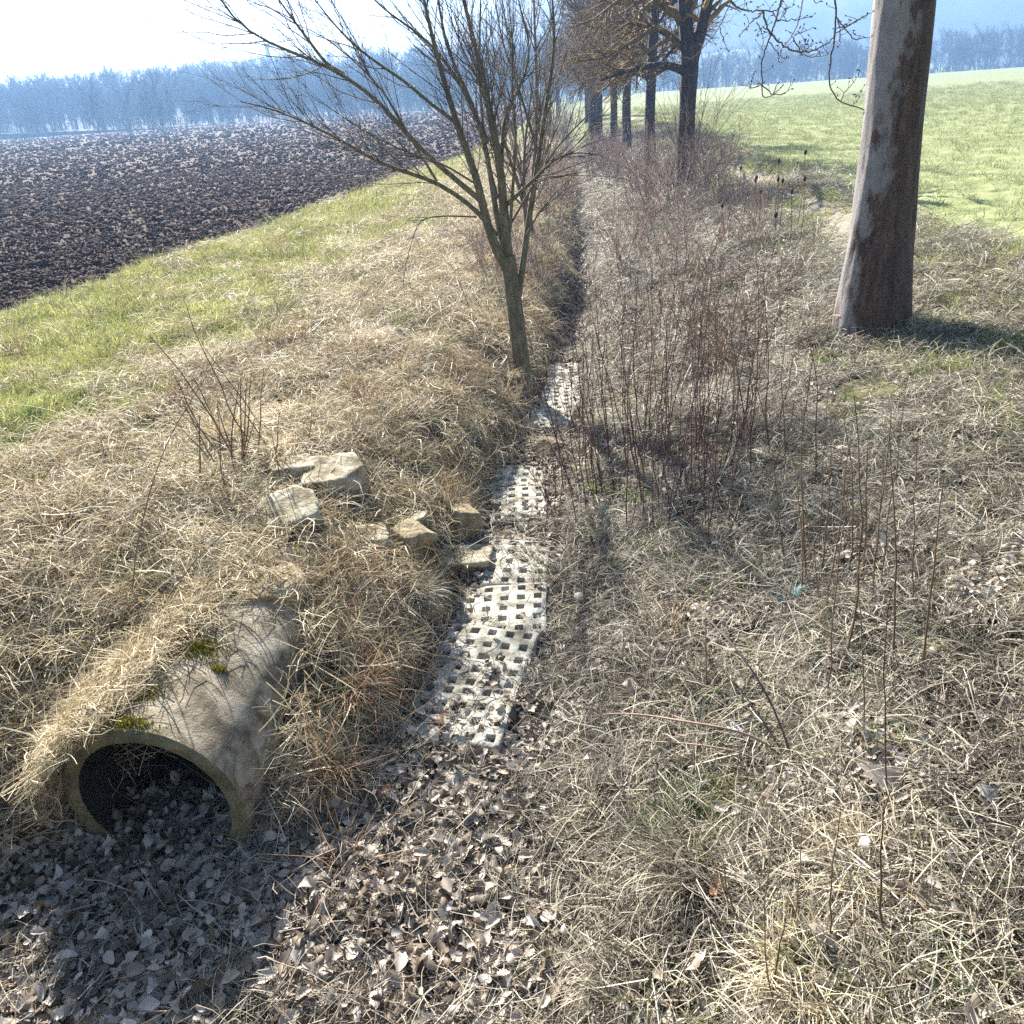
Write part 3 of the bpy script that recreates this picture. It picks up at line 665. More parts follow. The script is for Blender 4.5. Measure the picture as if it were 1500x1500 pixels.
# ------------------------------------------------------------------ concrete pipe
def build_pipe():
    t = empty('concrete_pipe', (PIPE_X, PIPE_Y0, 0), 'mossy round concrete drain pipe opening onto the leaves at lower left', 'pipe'); t.rotation_euler = (0, 0, -PIPE_A)
    n = 128; L = 2.1; ys = np.linspace(0, L, 80); th = np.linspace(0, 2 * np.pi, n, endpoint=False)
    def shell(r, ys, wob, flip=False):
        Y, T = np.meshgrid(ys, th, indexing='ij')
        rr = r + (fbm(T * 3 + 5, Y * 6, 5) - .5) * wob + (fbm(T * 14, Y * 28, 6) - .5) * wob * .6
        V = np.stack([rr * np.cos(T), Y, PIPE_Z + rr * np.sin(T)], -1).reshape(-1, 3)
        i = np.arange(len(ys) - 1)[:, None] * n; j = np.arange(n)[None]; j2 = (j + 1) % n
        Fq = np.stack([i + j, i + j2, i + n + j2, i + n + j], -1).reshape(-1, 4)
        return V, (Fq[:, ::-1] if flip else Fq)
    V, Fq = shell(PIPE_RO, ys, .006, True); link('barrel', np_mesh('barrel', V, Fq, M['pipe'], smooth=True), t)
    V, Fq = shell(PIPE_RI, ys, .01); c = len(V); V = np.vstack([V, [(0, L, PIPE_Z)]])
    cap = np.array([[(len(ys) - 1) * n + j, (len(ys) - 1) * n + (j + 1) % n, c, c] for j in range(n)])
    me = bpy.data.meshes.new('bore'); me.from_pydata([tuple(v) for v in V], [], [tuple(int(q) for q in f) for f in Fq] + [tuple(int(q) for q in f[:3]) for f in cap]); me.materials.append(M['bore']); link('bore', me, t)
    # broken uneven lip joining the two shells
    R = np.linspace(0, 1, 5); Rg, T = np.meshgrid(R, th, indexing='ij')
    Vo, _ = shell(PIPE_RO, ys[:1], .006); Vi, _ = shell(PIPE_RI, ys[:1], .01)
    V = Vo[None] * (1 - R[:, None, None]) + Vi[None] * R[:, None, None]
    V[..., 1] -= .012 * np.sin(R * np.pi)[:, None] + (fbm(T * 8, Rg * 3, 8) - .5) * .07 * np.sin(R * np.pi)[:, None]
    V = V.reshape(-1, 3); i = np.arange(4)[:, None] * n; j = np.arange(n)[None]; j2 = (j + 1) % n
    link('lip', np_mesh('lip', V, np.stack([i + j, i + n + j, i + n + j2, i + j2], -1).reshape(-1, 4), M['lip'], smooth=True), t)
    # moss cushions on the crown: tufts of tiny blades
    for (a, yy, rx, ry) in ((1.62, .04, .17, .05), (1.95, .06, .16, .07), (1.78, .24, .16, .08), (1.50, .62, .17, .12), (1.75, .72, .12, .10), (1.14, .50, .05, .035)):
        Vs = []; Fs = []; Ts = []; k = 0; r = np.random.default_rng(int(a * 100))
        for q in range(int(26000 * rx * ry * 1.6) + 200):
            da, dy = r.normal(0, rx * .45) / PIPE_RO, r.normal(0, ry * .45); ang = a + da; Y = yy + dy
            if Y < -.01: Y = -.01
            h = .008 + .016 * math.exp(-(da * PIPE_RO / rx) ** 2 * 3 - (dy / ry) ** 2 * 3) * r.uniform(.5, 1.2)
            nr = np.array([math.cos(ang), 0, math.sin(ang)]); b = nr * (PIPE_RO - .003) + np.array([0, Y, PIPE_Z])
            tip = b + nr * h + r.normal(0, .007, 3); sd2 = r.normal(0, 1, 3); sd2 -= sd2 @ nr * nr; sd2 *= .0035 / np.linalg.norm(sd2)
            Vs += [b - sd2, b + sd2, tip + sd2 * .3, tip - sd2 * .3]; Fs.append((k, k + 1, k + 2, k + 3)); k += 4; Ts += [r.random()] * 4
        tag(link('moss', np_mesh('moss', np.array(Vs), np.array(Fs), M['moss'], np.array(Ts)), t), 'golden green moss cushion', kind='stuff')
build_pipe()

# ------------------------------------------------------------------ paving
def paver_mesh(name, cols_, rows_, seed, chip=True):
    """concrete slab pierced by square tapering holes"""
    r = np.random.default_rng(seed); px, py = .122, .126; th = .085; hole = .058
    bx = []; 
    xs = []; 
    for c in range(cols_):
        xs += [c * px + (px - hole) / 2, c * px + (px + hole) / 2]
    ys = []
    for c in range(rows_):
        ys += [c * py + (py - hole) / 2, c * py + (py + hole) / 2]
    xs = np.array([0] + xs + [cols_ * px]); ys = np.array([0] + ys + [rows_ * py])
    nx, ny = len(xs), len(ys); W, H = xs[-1], ys[-1]
    X, Y = np.meshgrid(xs, ys, indexing='ij')
    X = X + r.normal(0, .0018, X.shape); Y = Y + r.normal(0, .0018, Y.shape)
    Zt = r.normal(0, .0012, X.shape); Zt[0] -= .008; Zt[-1] -= .008; Zt[:, 0] -= .008; Zt[:, -1] -= .008
    top = np.stack([X - W / 2, Y - H / 2, Zt], -1).reshape(-1, 3)
    # inner hole rims shrink downwards
    Xb, Yb = X.copy(), Y.copy()
    for i in range(nx):
        for j in range(ny):
            if 0 < i < nx - 1: Xb[i, j] += .006 if i % 2 else -.006
            if 0 < j < ny - 1: Yb[i, j] += .006 if j % 2 else -.006
    bot = np.stack([Xb - W / 2, Yb - H / 2, np.full_like(X, -th)], -1).reshape(-1, 3)
    V = np.vstack([top, bot]); N = nx * ny; Fq = []
    vid = lambda i, j: i * ny + j
    for i in range(nx - 1):
        for j in range(ny - 1):
            a, b, c, d = vid(i, j), vid(i + 1, j), vid(i + 1, j + 1), vid(i, j + 1)
            if i % 2 == 1 and j % 2 == 1:
                for p, q in ((a, b), (b, c), (c, d), (d, a)): Fq.append((p, p + N, q + N, q))
                continue
            Fq.append((a, b, c, d))
    for i in range(nx - 1):
        for j in (0, ny - 1):
            p, q = vid(i, j), vid(i + 1, j); Fq.append((p, p + N, q + N, q) if j == 0 else (q, q + N, p + N, p))
    for j in range(ny - 1):
        for i in (0, nx - 1):
            p, q = vid(i, j), vid(i, j + 1); Fq.append((q, q + N, p + N, p) if i == 0 else (p, p + N, q + N, q))
    me = np_mesh(name, V, np.array(Fq), M['paver'])
    import bmesh
    bm = bmesh.new(); bm.from_mesh(me); bmesh.ops.recalc_face_normals(bm, faces=bm.faces)
    bmesh.ops.bevel(bm, geom=[e for e in bm.edges if len(e.link_faces) == 2 and e.calc_face_angle(0) > 1.0], offset=.0035, segments=1, affect='EDGES')
    bm.to_mesh(me); bm.free()
    return me
def build_paving():
    t = empty('ditch_paving', (float(xc(5)), 3.2, 0), 'line of pale concrete grid pavers with square holes along the ditch bottom', 'paving')
    pvs = [paver_mesh('paver', 5, 4, i) for i in range(3)] + [paver_mesh('paver', 5, 5, 7)] + [paver_mesh('paver', 4, 5, 9), paver_mesh('paver', 2, 2, 12), paver_mesh('paver', 4, 4, 14)]
    lay = [(3.20, 5, .10, .01, .05), (3.66, 0, -.02, .035, 0), (4.17, 3, -.03, .06, 0), (4.73, 3, .0, .065, 0), (5.36, 4, .04, .07, .03), (6.42, 4, .0, .05, 0), (7.0, 6, -.03, .04, 0),
           (8.55, 4, 0, .05, 0), (9.17, 4, .02, .065, 0), (9.8, 4, .03, .05, 0), (10.4, 6, .02, .045, 0)]
    for i, (y, k, dx, z, dz) in enumerate(lay):
        x = float(xc(y)) + dx; sl = (float(xc(y + .5)) - float(xc(y - .5)))
        o = link('paver', pvs[k], t); g = gz(x, y)
        o.location = Vector((x, y, max(g, -.03) + z + .012)) - t.location
        o.rotation_euler = (rng.normal(.035, .03), rng.normal(0, .05), -math.atan(sl) + rng.normal(0, .05))
build_paving()

# ------------------------------------------------------------------ stones
def rock_mesh(name, dims, seed, mat):
    """block split along a few planes, edges worn round, surface pitted"""
    import bmesh
    r = np.random.default_rng(seed); bm = bmesh.new(); bmesh.ops.create_icosphere(bm, subdivisions=5, radius=1)
    me = bpy.data.meshes.new(name); bm.to_mesh(me); bm.free()
    V = np.zeros(len(me.vertices) * 3, np.float32); me.vertices.foreach_get('co', V); D = V.reshape(-1, 3).astype(float)
    N = [(1, 0, 0), (-1, 0, 0), (0, 1, 0), (0, -1, 0), (0, 0, 1), (0, 0, -1)]; N = [np.array(n) + r.normal(0, .13, 3) for n in N]; d = [.5 * r.uniform(.9, 1.1) for _ in N]
    for q in range(5): N.append(r.normal(0, 1, 3)); d.append(r.uniform(.56, .70))
    N = np.array([n / np.linalg.norm(n) for n in N]); d = np.array(d)
    q = np.clip(D @ N.T, 1e-4, None) / d; R_ = (q ** 22).sum(1) ** (-1 / 22.)
    P = D * R_[:, None]
    n1 = fbm(P[:, 0] * 2.2 + P[:, 2] * 1.7 + 20, P[:, 1] * 2.2 + P[:, 2] * 2.9 + 20, seed, 4); n2 = fbm(P[:, 0] * 11 + P[:, 2] * 7 + 50, P[:, 1] * 11 + P[:, 2] * 9 + 50, seed + 3, 3)
    P *= (1 + (n1 - .5) * .22 + (n2 - .5) * .075)[:, None]; P *= np.array(dims)
    me.vertices.foreach_set('co', P.astype(np.float32).ravel()); me.polygons.foreach_set('use_smooth', np.ones(len(me.polygons), bool)); me.materials.append(mat); me.update()
    return me
for px, py, dims, rot, lift, seed, mt, lab in ROCKS:
    p = on(px, py); small = max(dims) < .12
    o = link('pebble' if small else 'stone', rock_mesh('stone', dims, seed, M[mt]))
    o.location = (p[0], p[1], p[2] + lift + (0 if small else .015)); o.rotation_euler = rot; o.scale = (.97,) * 3
    tag(o, lab, 'pebble' if small else 'stone', 'loose stones in and beside the ditch')

# ------------------------------------------------------------------ branch growth
def grow(t, p, d, L, r, level, kids, spread=.6, up=.25, wob=.12, seg=5, buds=None, minr=.0016, sides=4, ratio=.55, start=.2, tint=None):
    """one wavering branch with side branches"""
    p = np.array(p, float); d = np.array(d, float); d /= np.linalg.norm(d); P = [p.copy()]; D = [d.copy()]
    for i in range(seg):
        d = d + rng.normal(0, wob, 3) + np.array([0, 0, up / seg]); d /= np.linalg.norm(d)
        p = p + d * L / seg; P.append(p.copy()); D.append(d.copy())
    P = np.array(P); R_ = np.linspace(r, max(r * .35, minr * .7), seg + 1)
    t.add(P, R_, sides if level > 0 else 3, tint)
    if level > 0: side_shoots(t, P, R_, level, kids, L * ratio, spread, up, wob, buds, minr, start)
    if buds is not None and level <= 1:
        for u in rng.random(4): buds.append((P[0] + (P[-1] - P[0]) * 0 + np.array([np.interp(u * seg, range(seg + 1), P[:, k]) for k in range(3)]), D[-1]))
        buds.append((P[-1], D[-1]))
    return P
def side_shoots(t, P, R_, level, kids, L, spread=.6, up=.25, wob=.12, buds=None, minr=.0016, start=.15, cap=1.0):
    n = len(P); ax = P[-1] - P[0]
    for k in range(kids):
        u = start + (1 - start) * rng.random(); s = u * (n - 1); i = min(int(s), n - 2); f = s - i
        b = P[i] * (1 - f) + P[i + 1] * f; T = P[i + 1] - P[i]; T = T / np.linalg.norm(T)
        q = rng.normal(0, 1, 3); q -= q @ T * T; q /= np.linalg.norm(q)
        dd = T * math.cos(spread) + q * math.sin(spread) * rng.uniform(.7, 1.2)
        rr = max((R_[i] * (1 - f) + R_[i + 1] * f) * .55, minr); rr = min(rr, cap)
        grow(t, b, dd, L * rng.uniform(.5, 1.2) * (1.15 - .5 * u), rr, level - 1, min(max(kids // 2, 3), 8), spread, up, wob, max(3, 5 - (2 - level)), buds, minr)
def bud_mesh(name, buds, mat, L=.014, W=.0045, origin=(0, 0, 0)):
    V = []; Fq = []; T = []; k = 0
    for p, d in buds:
        d = d + rng.normal(0, .6, 3); d /= np.linalg.norm(d); q = np.cross(d, rng.normal(0, 1, 3)); q /= np.linalg.norm(q); w = np.cross(d, q)
        l = L * rng.uniform(.6, 1.4); c = p - np.array(origin)
        V += [c, c + d * l * .5 + q * W, c + d * l * .5 + w * W, c + d * l * .5 - q * W, c + d * l * .5 - w * W, c + d * l]
        Fq += [(k, k + 1, k + 2), (k, k + 2, k + 3), (k, k + 3, k + 4), (k, k + 4, k + 1), (k + 5, k + 2, k + 1), (k + 5, k + 3, k + 2), (k + 5, k + 4, k + 3), (k + 5, k + 1, k + 4)]
        k += 6; T += [rng.random()] * 6
    return np_mesh(name, np.array(V), np.array(Fq), mat, np.array(T))
def smooth_path(P, n=14):
    P = np.asarray(P, float); s = np.r_[0, np.cumsum(np.linalg.norm(np.diff(P, axis=0), axis=1))]; s /= s[-1]
    u = np.linspace(0, 1, n); Q = np.stack([np.interp(u, s, P[:, k]) for k in range(3)], -1)
    for _ in range(2): Q[1:-1] = Q[1:-1] * .5 + (Q[:-2] + Q[2:]) * .25
    return Q

# the multi-stemmed young tree in the middle ------------------------
def young_tree():
    base = on(765, 562); Y0 = base[1]
    t = empty('young_tree', base, 'bare young tree with many rising stems growing from the left bank beside the ditch', 'tree')
    O = np.array(base)
    def pt(px, py, k): return atY(px, py, Y0 + k)
    # trunk
    tr = Tubes(); P = smooth_path([base + np.array([.0, 0, -.15]), pt(765, 545, 0), pt(760, 500, 0), pt(754, 450, 0), pt(748, 405, 0), pt(744, 375, 0)], 16)
    R_ = np.interp(np.linspace(0, 1, 16), [0, .12, .3, .7, 1], [.135, .11, .098, .092, .085])
    tr.add(P, R_, 16)
    me = tr.mesh('trunk', M['bark'], O); link('trunk', me, t)
    stems = [  # depth slope, base radius, px points
        (-.3, .066, [(742, 395), (725, 365), (709, 317), (702, 266), (682, 220), (666, 172), (656, 137), (638, 76), (621, 0), (606, -70)], 14),
        (.0, .070, [(745, 385), (741, 340), (737, 304), (735, 253), (725, 203), (714, 152), (709, 109), (694, 63), (679, 0), (662, -70)], 14),
        (.4, .045, [(743, 380), (733, 345), (725, 304), (717, 241), (702, 177), (679, 122), (654, 76), (642, 0), (630, -60)], 12),
        (.2, .048, [(758, 440), (768, 375), (775, 317), (788, 241), (798, 165), (811, 89), (816, 58), (808, 0), (804, -60)], 13),
        (-.4, .030, [(738, 304), (758, 285), (780, 266), (808, 236), (836, 223), (870, 226)], 6),
        (-.5, .034, [(727, 345), (709, 317), (687, 299), (641, 266), (590, 251), (560, 243), (509, 210), (433, 172), (370, 150), (352, 149)], 15),
        (-.2, .036, [(705, 295), (690, 280), (654, 253), (611, 215), (560, 152), (504, 109), (479, 96), (416, 73), (360, 48), (340, 30), (319, 0), (300, -40)], 16),
        (-.2, .022, [(504, 109), (479, 96), (446, 51), (408, 0), (380, -50)], 7),
        (.1, .024, [(668, 180), (630, 152), (588, 114), (560, 99), (510, 60), (460, 0), (430, -50)], 9),
        (.4, .030, [(713, 210), (692, 157), (661, 101), (623, 56), (560, 13), (520, -30)], 9),
        (.5, .026, [(735, 250), (737, 172), (770, 114), (778, 66), (758, 0), (750, -60)], 9),
        (.7, .026, [(728, 290), (712, 228), (704, 150), (702, 101), (704, 0), (704, -60)], 9),
        (-.6, .022, [(747, 340), (752, 260), (757, 200), (749, 120), (752, 60), (744, 0), (742, -60)], 9),
        (-.3, .016, [(747, 330), (770, 290), (815, 215), (880, 150), (930, 110)], 8),
        (-.5, .012, [(698, 318), (650, 316), (615, 320), (606, 345), (596, 380), (590, 420)], 5),
        (.3, .018, [(735, 240), (720, 150), (690, 100), (660, 30), (640, -50)], 8),
        (-.7, .014, [(700, 272), (650, 240), (600, 225), (545, 200), (500, 170), (440, 130)], 10),
        (.6, .020, [(790, 230), (760, 130), (735, 60), (725, 0), (722, -50)], 7),
        (-.1, .014, [(771, 345), (790, 310), (830, 275), (870, 262)], 5),
        (.2, .018, [(640, 266), (600, 200), (560, 130), (520, 90), (470, 50), (420, 30)], 10),
    ]
    for dk, r0, pts, kids in stems:
        n = len(pts)
        h = lambda i: dk * (i / (n - 1)) * 1.6
        P = smooth_path([pt(px, py, h(i)) for i, (px, py) in enumerate(pts)], 18)
        # sinks back into the trunk or stem it grows from
        sb = Tubes(); R_ = r0 * .88 * (.14 + .86 * (1 - np.linspace(0, 1, 18)) ** .9); sb.add(P, R_, 8)
        b = link('bough', sb.mesh('bough', M['bark'], O), t)
        tw = Tubes(); buds = []
        low = P[-1][2] - P[0][2] < 2.2
        side_shoots(tw, P, R_, 2, int(kids * (1.7 if low else 2.2)), 1.0, .5, .25, .12, buds, .0013, .25, .0062)
        tag(link('twigs', tw.mesh('twigs', M['twigdark'], O), b), kind='stuff')
        nb = [bb for bb in buds if rng.random() < .45]
        tag(link('buds', bud_mesh('buds', nb, M['bud'], .021, .0055, O), b), kind='stuff')
    # suckers at the foot
    return t
young_tree()

# avenue trees on the right ----------------------------------------
def stout_trunk(path, radii, mat, origin, sides=28, bumps=.02, seed=0):
    P = smooth_path(path, 90); n = len(P); R_ = np.interp(np.linspace(0, 1, n), np.linspace(0, 1, len(radii)), radii)
    th = np.arange(sides) * 2 * np.pi / sides
    T, A = np.meshgrid(np.arange(n), th, indexing='ij')
    rr = R_[:, None] * (1 + bumps * 4 * (fbm(np.cos(A) * 2 + 9, T * .11 + np.sin(A) * 2, seed, 3) - .5) + .07 * np.sin(A * 5 + seed) * np.exp(-T / 7.) + .035 * (fbm(A * 5 + 20, T * .22, seed + 3, 4) - .5))
    V = np.stack([P[:, 0][:, None] + rr * np.cos(A), P[:, 1][:, None] + rr * np.sin(A), P[:, 2][:, None] + 0 * A], -1).reshape(-1, 3) - np.array(origin)
    i = np.arange(n - 1)[:, None] * sides; j = np.arange(sides)[None]; j2 = (j + 1) % sides
    return np_mesh('trunk', V, np.stack([i + j, i + j2, i + sides + j2, i + sides + j], -1).reshape(-1, 4), mat, smooth=True)
def bigbark():
    m, n, out = new_mat('smooth_grey_bark')
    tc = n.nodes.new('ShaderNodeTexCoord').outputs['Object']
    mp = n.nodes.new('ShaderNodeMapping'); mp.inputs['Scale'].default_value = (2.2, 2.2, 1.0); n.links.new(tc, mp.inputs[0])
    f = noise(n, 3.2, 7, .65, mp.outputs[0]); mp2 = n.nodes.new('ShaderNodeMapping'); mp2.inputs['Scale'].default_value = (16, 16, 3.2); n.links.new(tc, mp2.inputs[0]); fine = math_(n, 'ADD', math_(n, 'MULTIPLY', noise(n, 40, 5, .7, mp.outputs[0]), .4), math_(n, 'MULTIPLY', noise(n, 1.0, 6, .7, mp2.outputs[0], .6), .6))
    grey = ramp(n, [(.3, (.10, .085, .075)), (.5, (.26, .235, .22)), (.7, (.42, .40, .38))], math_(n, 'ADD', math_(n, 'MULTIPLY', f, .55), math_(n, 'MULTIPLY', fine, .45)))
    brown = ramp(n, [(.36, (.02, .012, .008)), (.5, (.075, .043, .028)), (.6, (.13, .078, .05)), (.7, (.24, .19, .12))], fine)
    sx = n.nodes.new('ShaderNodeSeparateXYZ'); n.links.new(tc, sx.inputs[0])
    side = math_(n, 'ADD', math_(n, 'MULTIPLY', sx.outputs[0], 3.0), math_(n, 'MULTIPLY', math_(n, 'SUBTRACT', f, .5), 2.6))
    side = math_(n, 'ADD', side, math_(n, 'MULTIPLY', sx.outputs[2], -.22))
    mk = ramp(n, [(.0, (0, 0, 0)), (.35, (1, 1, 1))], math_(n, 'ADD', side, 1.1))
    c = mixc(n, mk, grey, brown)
    p = n.nodes.new('ShaderNodeBsdfPrincipled'); n.links.new(c, p.inputs['Base Color']); p.inputs['Roughness'].default_value = .75; p.inputs['Specular IOR Level'].default_value = .3
    b = n.nodes.new('ShaderNodeBump'); b.inputs['Strength'].default_value = .9; b.inputs['Distance'].default_value = .02
    n.links.new(fine, b.inputs['Height']); n.links.new(b.outputs[0], p.inputs['Normal']); n.links.new(p.outputs[0], out.inputs[0]); return m
M['bigbark'] = bigbark()
def big_tree():
    R0 = .25
    bl = on(1243, 492); base = np.array([bl[0] + R0 * .98, bl[1] + .1, gz(bl[0] + R0, bl[1] + .1)])
    t = empty('large_tree', base, 'thick smooth grey trunk streaked red brown at the right edge with overhanging twigs', 'tree')
    O = base; top = base + np.array([-.25, .1, 8.5])
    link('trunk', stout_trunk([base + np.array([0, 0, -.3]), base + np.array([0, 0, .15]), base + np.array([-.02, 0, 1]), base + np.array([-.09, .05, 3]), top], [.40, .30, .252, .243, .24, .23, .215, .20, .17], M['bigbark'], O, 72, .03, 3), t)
    Yb = base[1] - .1
    def pt(px, py, k=0): return atY(px, py, Yb + k)
    # limb above the picture from which the shoots hang
    lb = Tubes(); L1 = smooth_path([base + np.array([-.2, 0, 4.6]), pt(1240, -60), pt(1170, -75), pt(1110, -85), pt(1060, -60), pt(1010, -60)], 20)
    lb.add(L1, [.11, .03], 10)
    L2 = smooth_path([base + np.array([0, 0, 6.0]), base + np.array([-1.5, .8, 7.2]), base + np.array([-3, 1.5, 7.6])], 14); lb.add(L2, [.13, .03], 10)
    L3 = smooth_path([base + np.array([0, 0, 6.5]), base + np.array([1.4, -.8, 7.6]), base + np.array([3, -1, 8.6])], 14); lb.add(L3, [.13, .03], 10)
    b = link('bough', lb.mesh('bough', M['bigbark'], O), t)
    z3 = lambda x, y: (930 + x / 3.947, y / 3.947)
    shoots = [
        (.010, [(1140, -330), (1150, 0), (1165, 100), (1150, 250), (1120, 430), (1130, 540), (1190, 590), (1330, 635)]),
        (.005, [(1190, 590), (1205, 540), (1260, 480), (1300, 410)]), (.004, [(1260, 610), (1290, 580), (1310, 530)]),
        (.0095, [(870, -330), (850, 0), (820, 100), (770, 240), (735, 350), (730, 500), (740, 570), (765, 578), (790, 560), (820, 500)]),
        (.005, [(730, 490), (690, 512), (660, 515), (672, 470), (690, 420)]), (.006, [(730, 490), (760, 520), (800, 555), (870, 545), (920, 460)]),
        (.0095, [(735, 60), (740, 90), (780, 190), (870, 280), (960, 305), (1050, 290), (1130, 240), (1190, 170), (1250, 140), (1350, 80)]),
        (.007, [(1000, -330), (975, 0), (940, 150), (900, 230), (850, 270), (830, 330), (870, 345)]),
        (.006, [(960, 305), (930, 250), (905, 215), (960, 190), (1030, 160)]), (.005, [(960, 320), (975, 280), (985, 250)]), (.005, [(975, 300), (1010, 270), (1030, 240)]),
        (.009, [(540, -30), (560, 20), (620, 60), (680, 70), (740, 60), (800, 70), (830, 50), (850, 20), (840, -60)]), (.007, [(740, 80), (700, 105), (660, 140), (620, 190), (600, 210)]),
        (.006, [(1170, 110), (1210, 160), (1270, 235), (1370, 210)]), (.005, [(1170, 160), (1230, 160), (1270, 130), (1320, 110), (1345, 90)]),
        (.006, [(600, -330), (560, 0), (490, 160), (400, 270), (330, 350), (200, 370)]), (.005, [(490, 160), (520, 250), (540, 300)]),
        (.005, [(820, 120), (900, 120), (950, 115), (1030, 100)]), (.005, [(860, 90), (870, 60), (915, 30)]), (.005, [(700, 130), (740, 200), (735, 290)]),
        (.004, [(960, 320), (1040, 330), (1100, 325), (1130, 300)]), (.006, [(1060, -200), (1030, -20), (1040, 30), (1080, 10)]), (.005, [(800, 70), (830, 130), (880, 60)]),
        (.005, [(780, 190), (740, 150), (700, 210)]), (.005, [(770, 240), (830, 310), (830, 370), (880, 345)]), (.005, [(1165, 90), (1190, 200), (1180, 270)]),
    ]
    for q, (r0, pts) in enumerate(shoots):
        sb = Tubes(); bd = []; kk = (q * 37 % 7) * .03
        P = smooth_path([pt(*z3(x, y), -kk) for x, y in pts], 4 * len(pts)); P += rng.normal(0, .004, P.shape)
        R_ = np.linspace(r0, r0 * .45, len(P)); sb.add(P, R_ * .95, 6)
        o = link('shoot', sb.mesh('shoot', M['twigbrown'] if q in (11, 12) else M['twigdark'], O), t)
        tw = Tubes()
        for i in range(4, len(P) - 1, 3):
            d = (P[i + 1] - P[i]); d /= np.linalg.norm(d); d = d * .3 + np.array([rng.normal(0, .7), rng.normal(0, .7), .55]); e = P[i] + d / np.linalg.norm(d) * rng.uniform(.02, .10)
            tw.add([P[i], (P[i] + e) / 2 + rng.normal(0, .004, 3), e], [.003, .0018], 4); bd.append((e, d))
        bd.append((P[-1], P[-1] - P[-2]))
        if tw.n: tag(link('twigs', tw.mesh('twigs', M['twigdark'], O), o), kind='stuff')
        tag(link('buds', bud_mesh('buds', bd, M['buddark'], .03, .007, O), o), kind='stuff')
    return t
big_tree()

def avenue_mesh(seed, h=11, r0=.20, crown0=3.2):
    """trunk / boughs / twig meshes of an avenue tree with a dense hanging twig crown"""
    global rng
    keep = rng; rng = np.random.default_rng(seed)
    trunk = stout_trunk([(0, 0, -.3), (0, 0, .2), (.05, 0, 2), (rng.normal(0, .1), 0, 4), (rng.normal(0, .2), 0, h * .6)], [r0 * 1.35, r0 * 1.08, r0, r0 * .93, r0 * .86, r0 * .5], M['barkdark'], (0, 0, 0), 18, .03, seed)
    bo = Tubes(); tw = Tubes()
    for k in range(13):
        z = crown0 + (h * .6 - crown0) * (k / 12) ; a = k * 2.4 + rng.normal(0, .3)
        d = np.array([math.cos(a), math.sin(a), rng.uniform(.15, .8)]); L = rng.uniform(2.2, 3.8) * (1 - .25 * k / 12)
        r = .085 * (1 - .5 * k / 12); p = np.array([0, 0, z]); P = [p.copy()]
        for s in range(8):
            d = d + rng.normal(0, .14, 3) + np.array([0, 0, .02 if s < 3 else -.05]); d /= np.linalg.norm(d); p = p + d * L / 8; P.append(p.copy())
        P = np.array(P); R_ = np.linspace(r, .02, 9); bo.add(P, R_, 6)
        side_shoots(tw, P, R_, 2, 27, 1.5, .85, -.1, .18, None, .0062, .12)
    for k in range(12):
        a = rng.uniform(0, 6.28); d = np.array([math.cos(a) * .5, math.sin(a) * .5, 1]); P = [np.array([0, 0, h * .55])]; p = P[0].copy()
        for s in range(6):
            d = d + rng.normal(0, .15, 3); d /= np.linalg.norm(d); p = p + d * h * .07; P.append(p.copy())
        P = np.array(P); R_ = np.linspace(.05, .015, 7); bo.add(P, R_, 5); side_shoots(tw, P, R_, 2, 9, 1.3, .7, 0, .16, None, .0065, .1)
    res = trunk, bo.mesh('boughs', M['barkdark']), tw.mesh('twigs', M['twigbrown'])
    rng = keep
    return res
AV = [avenue_mesh(300 + i) for i in range(3)]
def avenue_tree(x, y, k, s, rz, label):
    t = empty('avenue_tree', (x, y, gz(x, y)), label, 'tree', 'row of bare trees along the right of the ditch'); t.scale = (s, s, s); t.rotation_euler = (0, 0, rz)
    for nm, me in zip(('trunk', 'boughs', 'twigs'), AV[k]): tag(link(nm, me, t), kind=None if nm == 'trunk' else 'stuff')
avs = [(on(918, 226)[:2], 0, 1.0, 2, 'bare avenue tree third from the camera with a slim grey trunk'),
       (on(899, 216)[:2], 1, .95, 1.1, 'bare avenue tree just behind and left of the slim grey trunk, darker'),
       (on(870, 222)[:2], 2, 1.0, 4, 'brown twiggy avenue tree leaning over the ditch end'),
       ((7.3, 57), 1, 1.0, .4, 'avenue tree farther along the row, its crown brown and dense'),
       ((8.2, 66), 2, 1.05, 5, 'avenue tree near the vanishing end of the row'),
       ((9.3, 78), 1, 1.0, 2.2, 'second to last avenue tree in the row'),
       ((10.6, 92), 0, 1.1, 3.3, 'last visible avenue tree at the vanishing end of the row'),
       ((8.9, 108), 1, 1.1, 3.9, 'distant tree left of the row where the ditch disappears'),
       ((5.9, 31.5), 2, .9, 2.9, 'avenue tree with brown hanging twigs behind the dark forked tree')]
for (xy, k, s, rz, lab) in avs: avenue_tree(float(xy[0]), float(xy[1]), k, s, rz, lab)

